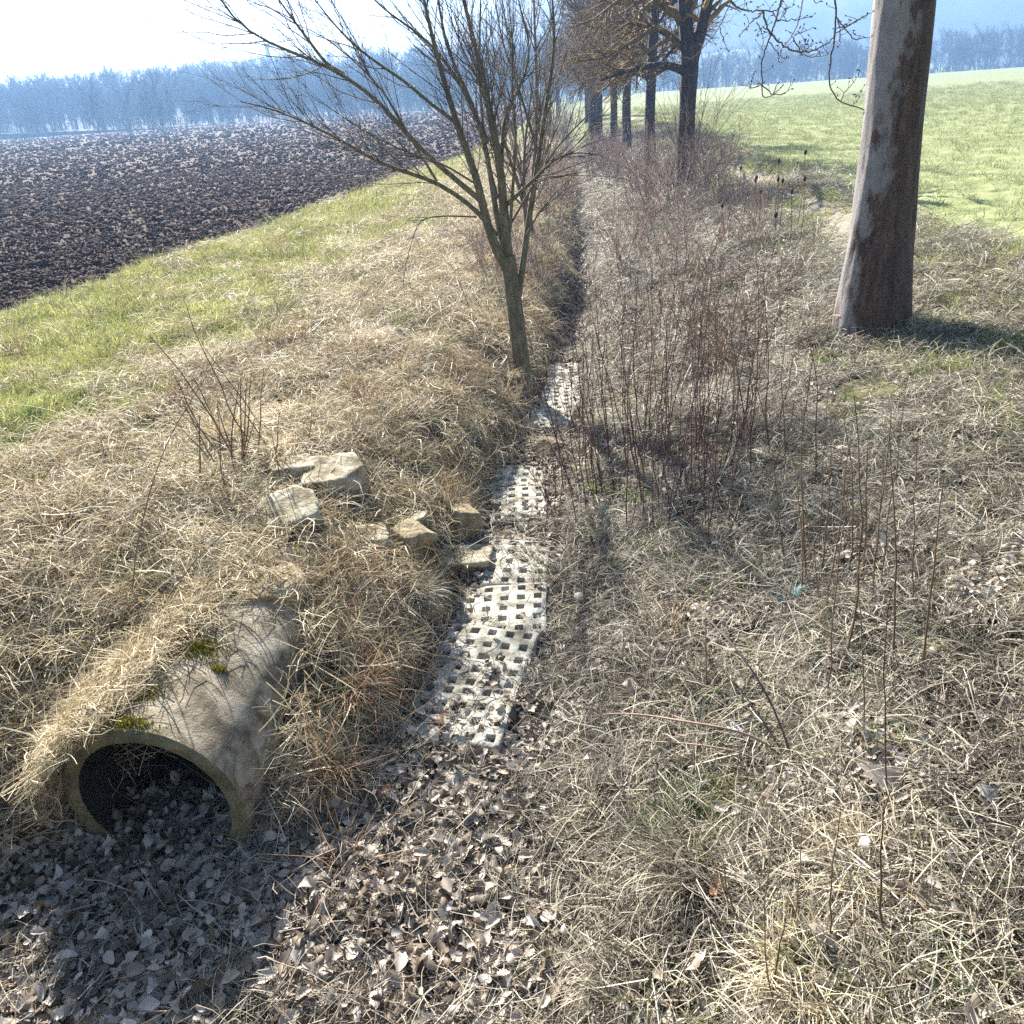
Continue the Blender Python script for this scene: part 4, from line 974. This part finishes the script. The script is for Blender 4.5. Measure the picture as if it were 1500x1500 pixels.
def forked_tree():
    b0 = on(1004, 282); base = np.array([b0[0], b0[1], b0[2]]); Y0 = base[1]
    t = empty('forked_tree', base, 'dark forked trunk in the right of the row with a bent bough to the left', 'tree')
    O = base; pt = lambda px, py, k=0: atY(px, py, Y0 + k)
    link('trunk', stout_trunk([base + np.array([0, 0, -.3]), pt(1004, 270), pt(1005, 200), pt(1008, 130), pt(1011, 85), pt(1012, 62)], [.31, .25, .225, .21, .215, .24], M['barkdark'], O, 24, .03, 5), t)
    bs = [(.20, [(1010, 90), (1006, 55), (1003, 20), (1000, -40), (996, -120)], 8), (.17, [(1013, 88), (1024, 55), (1033, 20), (1042, -40), (1055, -110)], 8),
          (.12, [(1008, 108), (990, 98), (972, 95), (950, 98), (925, 102), (880, 118)], 16), (.10, [(1006, 75), (985, 55), (965, 40), (940, 38), (900, 30), (860, 45)], 18),
          (.09, [(1000, 30), (970, 10), (940, -20), (900, -30)], 12), (.07, [(1006, 70), (990, 20), (960, -10), (920, 10), (880, 0)], 14), (.06, [(960, 40), (930, 60), (890, 85), (850, 90)], 14),
          (.05, [(985, 55), (950, 75), (920, 85), (895, 125), (870, 140)], 12), (.05, [(940, -20), (900, 5), (870, 30), (835, 40)], 14), (.05, [(1035, 15), (1060, -30), (1100, -60)], 8)]
    for q, (r0, pts, kids) in enumerate(bs):
        n = len(pts); P = smooth_path([pt(px, py, (1.2 if q % 2 else -1.0) * i / n * (q > 1)) for i, (px, py) in enumerate(pts)], 14)
        sb = Tubes(); R_ = np.linspace(r0, .02, 14) if q > 1 else np.linspace(r0, .10, 14); sb.add(P, R_, 8); b = link('bough', sb.mesh('bough', M['barkdark'] if q < 3 else M['twigbrown'], O), t)
        tw = Tubes(); side_shoots(tw, P, R_, 2, int(kids * 1.2), 1.1, .75, -.1, .18, None, .0055, .25)
        tag(link('twigs', tw.mesh('twigs', M['twigbrown'], O), b), kind='stuff')
    # low curved dead bough and basal sprouts
    for q in range(16):
        tw = Tubes(); a = rng.uniform(-.5, .7)
        grow(tw, base + np.array([rng.normal(0, .2), -.1, .4 + rng.random() * .6]), (math.sin(a) * .8, rng.normal(0, .3), 1), rng.uniform(1.2, 2.6), .010, 1, 5, .5, .2, .08, 6, None, .005)
        link('sprout', tw.mesh('sprout', M['twigdark'], O), t)
forked_tree()

# slim multi-stemmed trees left of the ditch behind the young tree ----
def slim_tree(px, py, label, stems=7, h=5.5, seed=0, mat='bark'):
    global rng
    keep = rng; rng = np.random.default_rng(seed); b = on(px, py)
    t = empty('slim_tree', b, label, 'tree', 'slim bare trees on the left side of the ditch')
    for k in range(stems):
        P = [np.array([rng.normal(0, .08), rng.normal(0, .08), -.1])]; d = np.array([rng.normal(0, .25), rng.normal(0, .2), 1.0]); p = P[0].copy(); H = h * rng.uniform(.6, 1.1)
        for s in range(9): d = d + rng.normal(0, .06, 3) + np.array([0, 0, .05]); d /= np.linalg.norm(d); p = p + d * H / 9; P.append(p.copy())
        P = smooth_path(P, 14); R_ = np.linspace(.045 * rng.uniform(.6, 1.3), .008, 14); sb = Tubes(); sb.add(P, R_, 6); o = link('stem', sb.mesh('stem', M[mat]), t)
        tw = Tubes(); side_shoots(tw, P, R_, 2, 12, 1.0, .6, .3, .12, None, .0040, .2); tag(link('twigs', tw.mesh('twigs', M['twigdark']), o), kind='stuff')
    rng = keep
slim_tree(778, 352, 'slim bare tree close behind the young tree, reddish stems', 4, 5.6, 401, 'mauve')
slim_tree(772, 270, 'slim many stemmed tree farther along the left of the ditch', 6, 6, 402)
slim_tree(792, 232, 'slim many stemmed tree far along the left of the ditch', 6, 7, 403)
slim_tree(806, 205, 'farthest slim tree on the left of the ditch, small against the haze', 7, 8, 404)

# ------------------------------------------------------------------ shrubs of straight stems
def shrub(name, label, cat, stems, mat, r0=.004, twig=0, group=None, wob=.05):
    """stems: list of (base xyz, tip xyz). each stem a part"""
    B = np.array([s[0] for s in stems]); O = B.mean(0); O[2] = B[:, 2].min()
    t = empty(name, O, label, cat, group)
    for b, e in stems:
        b = np.array(b, float); e = np.array(e, float); n = 9; L = np.linalg.norm(e - b); u = np.linspace(0, 1, n)[:, None]
        side = rng.normal(0, wob * L, 3); P = b + (e - b) * u + side * (u * (1 - u)) * 2 + np.cumsum(rng.normal(0, .006 * L, (n, 3)), 0) * (u > 0)
        P[0] -= np.array([0, 0, .06]); st = Tubes(); R_ = np.linspace(r0, r0 * .35, n) * rng.uniform(.75, 1.3); st.add(P, R_, 5)
        if twig: side_shoots(st, P, R_, 1, twig, .28 * L, .45, .3, .08, None, .0013, .3)
        link('stem', st.mesh('stem', M[mat], O), t)
def bent(base_px, tip_px, spread=.25):
    b = on(*base_px); h = b[1] + rng.normal(-.05, spread); e = atY(tip_px[0], tip_px[1], h); return (b, e)
S = []
for k in range(56):
    bx = rng.normal(965, 62); by = rng.uniform(650, 800); S.append(bent((bx, by), (bx + (bx - 955) * .5 + rng.normal(0, 34), by - rng.uniform(190, 380)), .2))
shrub('red_stemmed_shrub', 'large clump of thin dark red upright stems on the right bank beside the ditch', 'shrub', S, 'red', .0046, 5, 'clumps of thin upright stems', .09)
S = []
for k in range(26):
    bx = rng.normal(895, 35); by = rng.uniform(640, 740); S.append(bent((bx, by), (bx - 22 + rng.normal(0, 22), by - rng.uniform(120, 230)), .2))
shrub('red_stemmed_shrub', 'small clump of red stems leaning over the ditch just left of the large red clump', 'shrub', S, 'red', .0048, 2, 'clumps of thin upright stems')
S = []
for k in range(26):
    bx = rng.normal(1085, 45); by = rng.uniform(640, 760); S.append(bent((bx, by), (bx + 15 + rng.normal(0, 32), by - rng.uniform(140, 330)), .2))
shrub('red_stemmed_shrub', 'loose clump of reddish stems standing by the pale flat stone', 'shrub', S, 'red', .0045, 2, 'clumps of thin upright stems')
S = [bent((1175, 880), (1150, 640)), bent((1210, 900), (1262, 592)), bent((1230, 990), (1255, 590)), bent((1212, 1040), (1235, 700)), bent((1280, 860), (1306, 600)), bent((1275, 880), (1295, 680)),
     bent((1180, 870), (1180, 600)), bent((1205, 860), (1215, 640)), bent((1198, 900), (1165, 700)), bent((1300, 1010), (1310, 640)), bent((1262, 1100), (1262, 760)), bent((1300, 1180), (1306, 850)), bent((1330, 900), (1350, 640)), bent((1350, 1000), (1375, 700)),
     bent((1240, 850), (1240, 600)), bent((1265, 860), (1275, 655)), bent((1150, 850), (1130, 660)), bent((1195, 830), (1205, 560)), bent((1290, 870), (1320, 560))]
shrub('tall_weed_stalks', 'tall brown bare stalks on the right bank below the thick trunk', 'plant', S, 'brownstem', .0052, 2, 'clumps of thin upright stems')
S = [bent((1136, 1500), (1141, 1190), .03), bent((1128, 1490), (1152, 1340), .03), bent((1212, 1400), (1236, 1195), .03), bent((1160, 1380), (1180, 1190), .03), bent((1085, 1360), (1062, 1260), .03), bent((1300, 1390), (1306, 1150), .03)]
shrub('tall_weed_stalks', 'few straight brown stalks in the nearest grass at lower right', 'plant', S, 'brownstem', .0042, 1, 'clumps of thin upright stems')
S = [bent((358, 690), (226, 484), .1), bent((372, 660), (268, 443), .1), bent((395, 640), (296, 490), .1), bent((360, 700), (352, 555), .1), bent((375, 690), (383, 545), .1), bent((400, 690), (408, 605), .1),
     bent((310, 660), (255, 545), .1), bent((330, 650), (285, 550), .1), bent((345, 700), (346, 560), .1), bent((300, 640), (262, 560), .1), bent((452, 660), (458, 595), .1), bent((320, 690), (240, 600), .1), bent((415, 720), (400, 640), .1)]
S += [bent((rng.uniform(290, 400), rng.uniform(660, 720)), (rng.uniform(230, 400), rng.uniform(540, 620)), .1) for _ in range(10)]
shrub('shoot_clump', 'fan of thin brown shoots rising above the straw on the left bank', 'shrub', S, 'brownstem', .0068, 0, 'clumps of thin upright stems', .03)
# dried dock standing in the ditch
S = [bent((815, 765), (790, 640), .05), bent((812, 760), (805, 650), .05), bent((806, 740), (775, 655), .05), bent((820, 760), (828, 660), .05), bent((805, 745), (770, 680), .05), bent((810, 750), (812, 690), .05)]
shrub('dried_dock', 'dark red brown dried dock plant standing in the ditch beside the paving', 'plant', S, 'red', .0045, 10)
def scrub(px0, px1, py0, py1, n, h0, h1, label, mat='mauve', seed=0, name='bare_scrub', group='patches of bare twiggy scrub', thick=1.0):
    global rng
    keep = rng; rng = np.random.default_rng(seed); c = on((px0 + px1) / 2, (py0 + py1) / 2); t = empty(name, c, label, 'scrub', group); parts = 1
    for q in range(parts):
        tw = Tubes()
        for k in range(int(n * .6)):
            b = on(rng.uniform(px0, px1), rng.uniform(py0, py1))
            if abs(b[0] - float(xc(b[1]))) < .45: continue
            sc = max(1.0, b[1] / 12) * thick
            P = grow(tw, b - np.array([0, 0, .05]), (rng.normal(0, .3), rng.normal(0, .3), 1), rng.uniform(h0, h1), .0055 * sc, 2, 4, .6, .2, .13, 6, None, .0026 * sc)
        tag(link('stems', tw.mesh('stems', M[mat], c), t), kind='stuff')
    rng = keep
scrub(890, 1010, 330, 410, 120, .5, 1.2, 'mauve brown twiggy scrub in front of the dark forked trunk', seed=501)
scrub(920, 1060, 255, 325, 270, .8, 1.8, 'tall mauve scrub around the foot of the dark forked trunk', seed=502)
scrub(1040, 1130, 290, 370, 120, .4, .9, 'low pale brown scrub right of the forked trunk', seed=503)
scrub(700, 800, 360, 440, 170, .4, 1.0, 'reddish brown scrub beside the ditch behind the young tree', seed=504)
scrub(780, 830, 240, 330, 180, .6, 1.5, 'brown scrub crowding the left side of the far ditch', seed=505)
scrub(860, 910, 225, 280, 180, .8, 1.7, 'pinkish scrub under the slim avenue trunks', seed=506)
scrub(810, 850, 185, 225, 130, 1.0, 2.2, 'pale scrub at the vanishing end of the ditch', seed=507)
scrub(890, 1050, 410, 560, 75, .4, 1.0, 'sparse reddish stems on the right bank across from the young tree', 'red', seed=508)
scrub(1000, 1160, 400, 560, 70, .3, .8, 'sparse brown weed stems on the right bank below the teasels', 'brownstem', seed=509)

# arching canes -----------------------------------------------------
def cane(pts, z, r0, label, name='bramble_cane', mat='mauve', thorn=8):
    """points with heights above ground"""
    P = []
    for (px, py), h in zip(pts, z):
        p = on(px, py); d = ray(px, py); P.append(CAM + d * ((p[2] + h - CAMZ) / d[2]))
    P = smooth_path(P, 20); O = P[0].copy(); t = Tubes(); R_ = np.linspace(r0, r0 * .45, 20); t.add(P, R_, 6)
    root = empty(name, O, label, 'cane' if 'bramble' in name else 'stem', 'single arching stems')
    link('stem', t.mesh('stem', M[mat], O), root)
    bd = [(P[i], rng.normal(0, 1, 3)) for i in range(1, 19) for _ in range(2)]; tag(link('thorns', bud_mesh('thorns', bd, M[mat], .012, .002, O), root), kind='stuff')
cane([(1150, 1112), (1120, 1085), (1078, 1068), (1010, 1058), (950, 1047), (900, 1044), (850, 1052)], [0, .18, .26, .28, .26, .18, .06], .0062, 'upper of two reddish bramble canes arching leftwards over the right bank')
cane([(1120, 1118), (1080, 1100), (1020, 1090), (960, 1086), (900, 1083)], [0, .14, .19, .18, .08], .005, 'lower thinner bramble cane arching leftwards under the longer one')
cane([(1165, 1130), (1145, 1060), (1110, 990), (1075, 945), (1035, 905), (1000, 868), (960, 828)], [0, .22, .36, .44, .46, .42, .34], .0056, 'long dark cane slanting up left across the right bank', mat='twigdark')
cane([(1152, 1110), (1120, 1060), (1085, 1010), (1060, 985)], [0, .18, .3, .35], .0045, 'short dark cane beside the long slanting cane', mat='twigdark')
cane([(1035, 1022), (1034, 960), (1033, 905)], [0, .25, .45], .0045, 'short straight upright stem left of the long slanting cane', name='lone_stem', mat='brownstem')
cane([(192, 890), (200, 800), (222, 710), (250, 635), (297, 560), (315, 530)], [0, .3, .6, .8, .95, 1.0], .0045, 'long dark stem curving up at the left edge above the pipe', name='lone_stem', mat='brownstem')
cane([(225, 910), (250, 870), (290, 815), (330, 780), (370, 745), (395, 715)], [0, .15, .3, .4, .42, .4], .0036, 'thin dark stem slanting up right behind the pipe', name='lone_stem', mat='twigdark')
cane([(222, 925), (280, 903), (340, 897), (400, 903), (450, 920), (500, 940)], [.02, .12, .14, .12, .08, .02], .0035, 'pale thin cane arching over the top of the pipe', name='bramble_cane', mat='stick')
cane([(352, 895), (372, 935), (385, 975), (395, 1010)], [.0, .2, .1, .02], .0032, 'thin stem drooping across the pipe flank', name='lone_stem', mat='brownstem')

# teasels -----------------------------------------------------------
ORD = ['first', 'second', 'third', 'fourth', 'fifth', 'sixth', 'seventh', 'eighth', 'ninth', 'tenth', 'eleventh', 'twelfth', 'thirteenth', 'fourteenth', 'fifteenth', 'sixteenth']
TZ = sorted(((1076, 300, 1.0), (1137, 318, 1.2), (1141, 322, .9), (1167, 318, 1.3), (1172, 335, 1.0), (1156, 345, .9), (1108, 330, .8), (1060, 340, .7), (1129, 365, .7), (1104, 335, 1.1), (1102, 318, .9), (1128, 330, 1.0)))
for q, (px, py, h) in enumerate(TZ):
    b = on(px, py + 22); t = empty('teasel', b, 'dry teasel with a dark egg shaped head, %s from the left beside the track' % ORD[q], 'plant', 'dead teasels standing in the grass beside the track')
    s = Tubes(); tip = np.array([rng.normal(0, .05), 0, h * .9]); s.add([(0, 0, -.05), tip * .5 + np.array([.02, 0, 0]), tip], [.007, .005], 5); link('stalk', s.mesh('stalk', M['brownstem']), t)
    hd = Tubes(); a = np.linspace(0, 1, 8); r_ = .023 * np.sin(np.clip(a * .93 + .05, 0, 1) * np.pi) ** .6; hd.add(tip + np.stack([a * 0, a * 0, a * .08], -1), r_ + .002, 9)
    hb = link('seed_head', hd.mesh('seed_head', M['seed']), t)

# grass tussocks, each a plant ---------------------------------------
def tussock(px, py, label, mat, n, L, rad, seed, bias=None, width=.0045, scale=1):
    p = on(px, py); me = blade_mesh('grass_tussock', M[mat], n, rad, L * .55, L, width, (.15, 1.1), 1.3, 6, .12, 0, bias, seed)
    o = link('grass_tussock', me); o.location = (p[0], p[1], p[2] - .01); tag(o, label, 'grass tussock', 'separate grass tussocks'); return o
tussock(1030, 1285, 'big drooping pale tussock combed leftwards at lower right', 'greystraw', 620, .50, .13, 601, math.pi * 1.06)
tussock(1010, 1225, 'green topped tussock above the big drooping one', 'green', 520, .30, .10, 602)
tussock(1085, 1165, 'yellow green tuft with bent blades in the middle right', 'olive', 60, .25, .03, 603, math.pi)
tussock(905, 1058, 'bright green tuft under the bramble cane', 'green', 220, .15, .05, 604)
tussock(835, 1395, 'fresh green tuft at the edge of the leaves near the bottom', 'green', 320, .20, .07, 605)
tussock(470, 1130, 'rusty straw tussock hanging down the bank right of the pipe mouth', 'ruststraw', 380, .42, .12, 606, -math.pi * .42)
tussock(410, 1165, 'green and straw tussock hanging beside the pipe lip', 'greystraw', 420, .42, .10, 607, -math.pi * .45)
tussock(520, 1150, 'dark straw tussock drooping over the leaves right of the pipe', 'greystraw', 320, .40, .10, 608, -math.pi * .35)
tussock(560, 960, 'straw tussock overhanging the shaded foot of the left bank', 'straw', 420, .42, .12, 609, -math.pi * .3)
tussock(600, 880, 'drooping tussock under the wedge slab on the left bank', 'greystraw', 480, .45, .12, 610, -math.pi * .3)
tussock(500, 1010, 'rust coloured tussock in the middle of the left bank face', 'ruststraw', 480, .45, .15, 611)
tussock(255, 880, 'golden tussock above the pipe at the left', 'straw', 640, .38, .17, 612)
tussock(230, 960, 'pale tussock draped over the left side of the pipe', 'straw', 620, .36, .16, 613, -math.pi * .4)
tussock(1150, 770, 'grey tussock at the foot of the tall stalks', 'greystraw', 380, .34, .12, 614)
tussock(1240, 900, 'drooping tussock with dark hollow below at the right', 'greystraw', 460, .40, .12, 615, -math.pi * .6)
tussock(335, 640, 'tall golden tussock among the thin shoots on the left bank', 'straw', 520, .55, .16, 616)
tussock(450, 610, 'round straw tussock above the stones', 'straw', 420, .36, .15, 617)
tussock(1200, 1060, 'tangled tussock beside the small pale stone', 'greystraw', 380, .34, .12, 618)
tussock(1290, 1290, 'coarse yellowish tussock at the lower right edge', 'straw', 420, .40, .13, 619)
tussock(1190, 1440, 'coarse straw tussock at the bottom right', 'straw', 420, .36, .14, 620)
tussock(930, 1450, 'flattened pale tussock at the bottom middle', 'greystraw', 420, .36, .14, 621, math.pi)
tussock(1280, 1200, 'small green tuft by the large curled leaf', 'green', 90, .18, .05, 622)
tussock(745, 552, 'straw tuft wrapped round the foot of the young tree', 'straw', 200, .30, .10, 623)

# large curled leaves and scraps -------------------------------------
def single_leaf(px, py, L, mat, label, seed):
    r = np.random.default_rng(seed); V, Fq = oak_leaf(L, r, 1.2); p = on(px, py)
    o = link('curled_leaf', np_mesh('curled_leaf', V, Fq, M[mat], np.full(len(V), .5), smooth=True)); o.location = (p[0], p[1], p[2] + .09); o.rotation_euler = (.4, .3, r.uniform(0, 6))
    tag(o, label, 'leaf')
single_leaf(1285, 1160, .17, 'leaf', 'large curled pinkish dead leaf caught in the grass at the right edge', 1)
single_leaf(890, 1337, .10, 'leafrust', 'orange brown leaf lying in the grass at bottom middle', 2)
single_leaf(1050, 1320, .11, 'leafrust', 'rusty leaf in the hollow beside the big drooping tussock', 3)
def scrap(px, py, w, mat, label, seed):
    r = np.random.default_rng(seed); n = 7; u = np.linspace(-.5, .5, n); X, Y = np.meshgrid(u, u, indexing='ij')
    Z = (fbm(X * 3 + seed, Y * 3, seed) - .5) * .8; V = np.stack([X * w, Y * w * .6, Z * w], -1).reshape(-1, 3) + r.normal(0, w * .02, (n * n, 3))
    i = np.arange(n - 1)[:, None] * n + np.arange(n - 1)[None]; p = on(px, py)
    o = link('plastic_scrap', np_mesh('plastic_scrap', V, np.stack([i, i + n, i + n + 1, i + 1], -1).reshape(-1, 4), M[mat])); o.location = (p[0], p[1], p[2] + .07); o.rotation_euler = (r.normal(0, .3), r.normal(0, .3), r.uniform(0, 6))
    md = o.modifiers.new('solid', 'SOLIDIFY'); md.thickness = .0012
    tag(o, label, 'litter')
scrap(1076, 1084, .085, 'plastic', 'crumpled bluish white plastic scrap under the bramble canes', 5)
scrap(1168, 880, .09, 'plasticteal', 'teal scrap of plastic caught in the grass of the right bank', 6)
scrap(1144, 895, .05, 'plasticteal', 'smaller teal scrap just left of the larger teal one', 8)

# ------------------------------------------------------------------ distance: woods, hedges, tower
def far_tree_mesh(seed, h=15, spread=.55, kids=9):
    global rng
    keep = rng; rng = np.random.default_rng(seed); tr = Tubes(); tw = Tubes()
    P = smooth_path([(0, 0, -1), (rng.normal(0, .1), 0, h * .25), (rng.normal(0, .3), 0, h * .55), (rng.normal(0, .4), 0, h * .85)], 8); tr.add(P, [.26, .06], 5)
    for k in range(16):
        i = rng.integers(1, 7); a = rng.uniform(0, 6.28); d = np.array([math.cos(a), math.sin(a), rng.uniform(.6, 1.8)])
        Q = grow(tw, P[i], d, h * rng.uniform(.22, .42), .10, 2, kids, spread, .3, .13, 5, None, .028)
    res = tr.mesh('trunk', M['fartree']), tw.mesh('crown', M['fartree']); rng = keep
    return res
FT = [far_tree_mesh(700 + i, 15, .5 + .05 * i) for i in range(4)]
def joined(a, b):
    """trunk and crown joined for the uncountable wood"""
    V = []; Fq = []; T = []; k = 0
    for me in (a, b):
        v = np.zeros(len(me.vertices) * 3, np.float32); me.vertices.foreach_get('co', v); f = np.zeros(len(me.loops), np.int32); me.loops.foreach_get('vertex_index', f)
        t_ = np.zeros(len(me.vertices), np.float32); me.attributes['tint'].data.foreach_get('value', t_)
        V.append(v.reshape(-1, 3)); Fq.append(f.reshape(-1, 4) + k); T.append(t_); k += len(me.vertices)
    return np_mesh('wood_tree', np.concatenate(V), np.concatenate(Fq), M['fartree'], np.concatenate(T))
WT = [joined(*m) for m in FT]
def far_pt(px, py, Y):
    p = atY(px, py, Y); return np.array([p[0], Y, p[2]])
# railway or road embankment behind the ploughed field, with the pale line on its top
def ridge(name, pts, Y, h, w, mat, label, cat, kind='structure'):
    P = np.array([far_pt(px, py, Y) for px, py in pts]); xs = np.linspace(P[0, 0], P[-1, 0], 80); z = np.interp(xs, P[:, 0], P[:, 2])
    rows = [np.stack([xs, np.full_like(xs, Y + dy), z + dz], -1) for dy, dz in ((-w * 1.6, -h - 6), (-w * 1.5, -h), (-w, -.1), (-w * .6, 0), (w * .6, 0), (w, -.1), (w * 3, -h - 3))]
    V = np.concatenate(rows); n = len(xs); i = np.arange(len(rows) - 1)[:, None] * n + np.arange(n - 1)[None]
    o = link(name, np_mesh(name, V, np.stack([i, i + 1, i + n + 1, i + n], -1).reshape(-1, 4), mat)); return tag(o, label, cat, kind=kind)
ridge('embankment', [(-500, 215), (190, 189), (300, 182), (480, 176), (620, 166), (760, 158), (900, 150)], 262, 5, 3.5, M['hillwood'], 'dark bank running behind the ploughed field', 'embankment')
def ribbon(name, pts, Y, w, mat, label, cat):
    P = np.array([far_pt(px, py, Y) for px, py in pts]); xs = np.linspace(P[0, 0], P[-1, 0], 80); z = np.interp(xs, P[:, 0], P[:, 2])
    V = np.concatenate([np.stack([xs, np.full_like(xs, Y - w), z - .35], -1), np.stack([xs, np.full_like(xs, Y - w * .6), z + .15], -1), np.stack([xs, np.full_like(xs, Y + w), z + .2], -1)]); n = len(xs)
    i = np.arange(2)[:, None] * n + np.arange(n - 1)[None]
    return tag(link(name, np_mesh(name, V, np.stack([i, i + 1, i + n + 1, i + n], -1).reshape(-1, 4), mat)), label, cat, kind='structure')
ribbon('far_track', [(190, 189), (300, 182), (480, 176), (620, 166), (760, 158), (900, 150)], 260, 2.2, M['gravel'], 'thin pale track line on the bank behind the ploughed field', 'track')
ribbon('far_track', [(318, 112), (370, 108), (404, 107)], 470, 2.0, M['gravel'], 'short pale track line high in the woods on the left', 'track')
ribbon('far_track', [(1080, 138), (1150, 132), (1270, 120), (1500, 100)], 335, 1.8, M['gravel'], 'pale track line along the foot of the right hand trees', 'track')
ridge('embankment', [(800, 165), (960, 147), (1080, 139), (1180, 131), (1280, 120), (1500, 96), (1900, 60)], 337, 3, 3, M['hillwood'], 'dark blue hedge bank behind the green field', 'embankment')

P = []; S_ = []
def row(px0, px1, n, Y, yline, s0, s1):
    for k in range(n):
        px = rng.uniform(px0, px1); Yj = Y + rng.uniform(-6, 6); P.append(far_pt(px, yline(px), Yj)); S_.append(rng.uniform(s0, s1))
left_line = lambda px: 205 - (px - 190) * .068
row(-250, 860, 280, 268, lambda p: left_line(p) - 12, .42, .72)
row(-250, 860, 340, 300, lambda p: left_line(p) - 24, .6, .85)
row(-250, 860, 340, 340, lambda p: left_line(p) - 38, .7, .95)
row(-250, 860, 260, 400, lambda p: left_line(p) - 50, .75, 1.05)
row(-250, 860, 170, 246, left_line, .10, .28)
right_line = lambda px: 155 - (px - 960) * .080
row(860, 1900, 200, 356, lambda p: right_line(p) - 14, .55, .95)
row(860, 1900, 200, 380, lambda p: right_line(p) - 18, .7, 1.0)
row(860, 1900, 520, 326, lambda p: right_line(p) - 1, .18, .36)
P = np.array(P); S_ = np.array(S_)
scatter('distant_wood', WT, P, np.stack([P[:, 0] * 0, P[:, 0] * 0, rng.uniform(0, 6.28, len(P))], -1), S_, 'hazy blue bare woodland and hedge scrub behind the fields', 'woodland')
def far_tree(px, py, Y, s, k, label):
    p = far_pt(px, py, Y); t = empty('distant_tree', p, label, 'tree', 'bare trees standing before the distant wood'); t.scale = (s, s, s); t.rotation_euler = (0, 0, rng.uniform(0, 6))
    link('trunk', FT[k][0], t); tag(link('crown', FT[k][1], t), kind='stuff')
far_tree(243, 203, 232, 1.0, 0, 'bushiest bare tree at the far edge of the ploughed field on the left')
far_tree(228, 205, 228, .75, 1, 'thinner bare tree just left of the bushiest field edge tree')
far_tree(256, 203, 236, .85, 2, 'bare tree just right of the bushiest field edge tree')
far_tree(195, 207, 230, .8, 3, 'bare tree at the left edge of the ploughed field view')
far_tree(150, 209, 230, .9, 1, 'bare tree farthest left at the field edge')
for i, (px, s) in enumerate(((1035, .9), (1062, 1.0), (1088, .8), (1105, .95), (1130, .75), (1150, .85), (1172, .8), (1195, .85), (1215, 1.05), (1238, 1.0), (1262, .9), (1300, 1.0), (1340, 1.0), (1385, .9), (1430, 1.1), (1475, 1.0))):
    far_tree(px, right_line(px) - 7, 345, s * .95, i % 4, '%s bare tree from the left in the line behind the green field' % ORD[i])
# tower on the far hill
def tower():
    b = atY(403, 108, 760); t = empty('hill_tower', b, 'small dark tower building on the skyline of the left hill', 'tower')
    def bx(name, x0, x1, y0, y1, z0, z1):
        V = [(x, y, z) for x in (x0, x1) for y in (y0, y1) for z in (z0, z1)]; Fq = [(0, 1, 3, 2), (4, 6, 7, 5), (0, 4, 5, 1), (2, 3, 7, 6), (0, 2, 6, 4), (1, 5, 7, 3)]
        link(name, np_mesh(name, V, Fq, M['tower']), t)
    bx('hall', -6, 7, -4, 4, -12, 11); bx('tower_shaft', -4.5, -1.5, -1.5, 1.5, 11.01, 20); bx('parapet', -5, -1, -2, 2, 20.01, 21.5); bx('side_wing', 7.01, 12, -3, 3, -12, 8)
tower()

# ------------------------------------------------------------------ haze
def haze():
    import bmesh
    bm = bmesh.new(); bmesh.ops.create_cube(bm, size=1)
    x0, x1, y0, y1, z0, z1 = -1500, 1900, -120, 1300, -30, 136
    for v in bm.verts: v.co = Vector((x0 + (v.co.x + .5) * (x1 - x0), y0 + (v.co.y + .5) * (y1 - y0), z0 + (v.co.z + .5) * (z1 - z0)))
    me = bpy.data.meshes.new('haze'); bm.to_mesh(me); bm.free(); m, n, out = new_mat('haze_air')
    v = n.nodes.new('ShaderNodeVolumePrincipled'); v.inputs['Color'].default_value = (.29, .52, .90, 1); v.inputs['Density'].default_value = .0011; v.inputs['Anisotropy'].default_value = .25
    n.links.new(v.outputs[0], out.inputs['Volume']); me.materials.append(m)
    tag(link('haze', me), 'pale blue haze filling the valley', 'haze', kind='stuff')
haze()
print('objects', len(bpy.data.objects), 'tris', sum(len(p.vertices) - 2 for o in scene.objects if o.type == 'MESH' for p in []) )
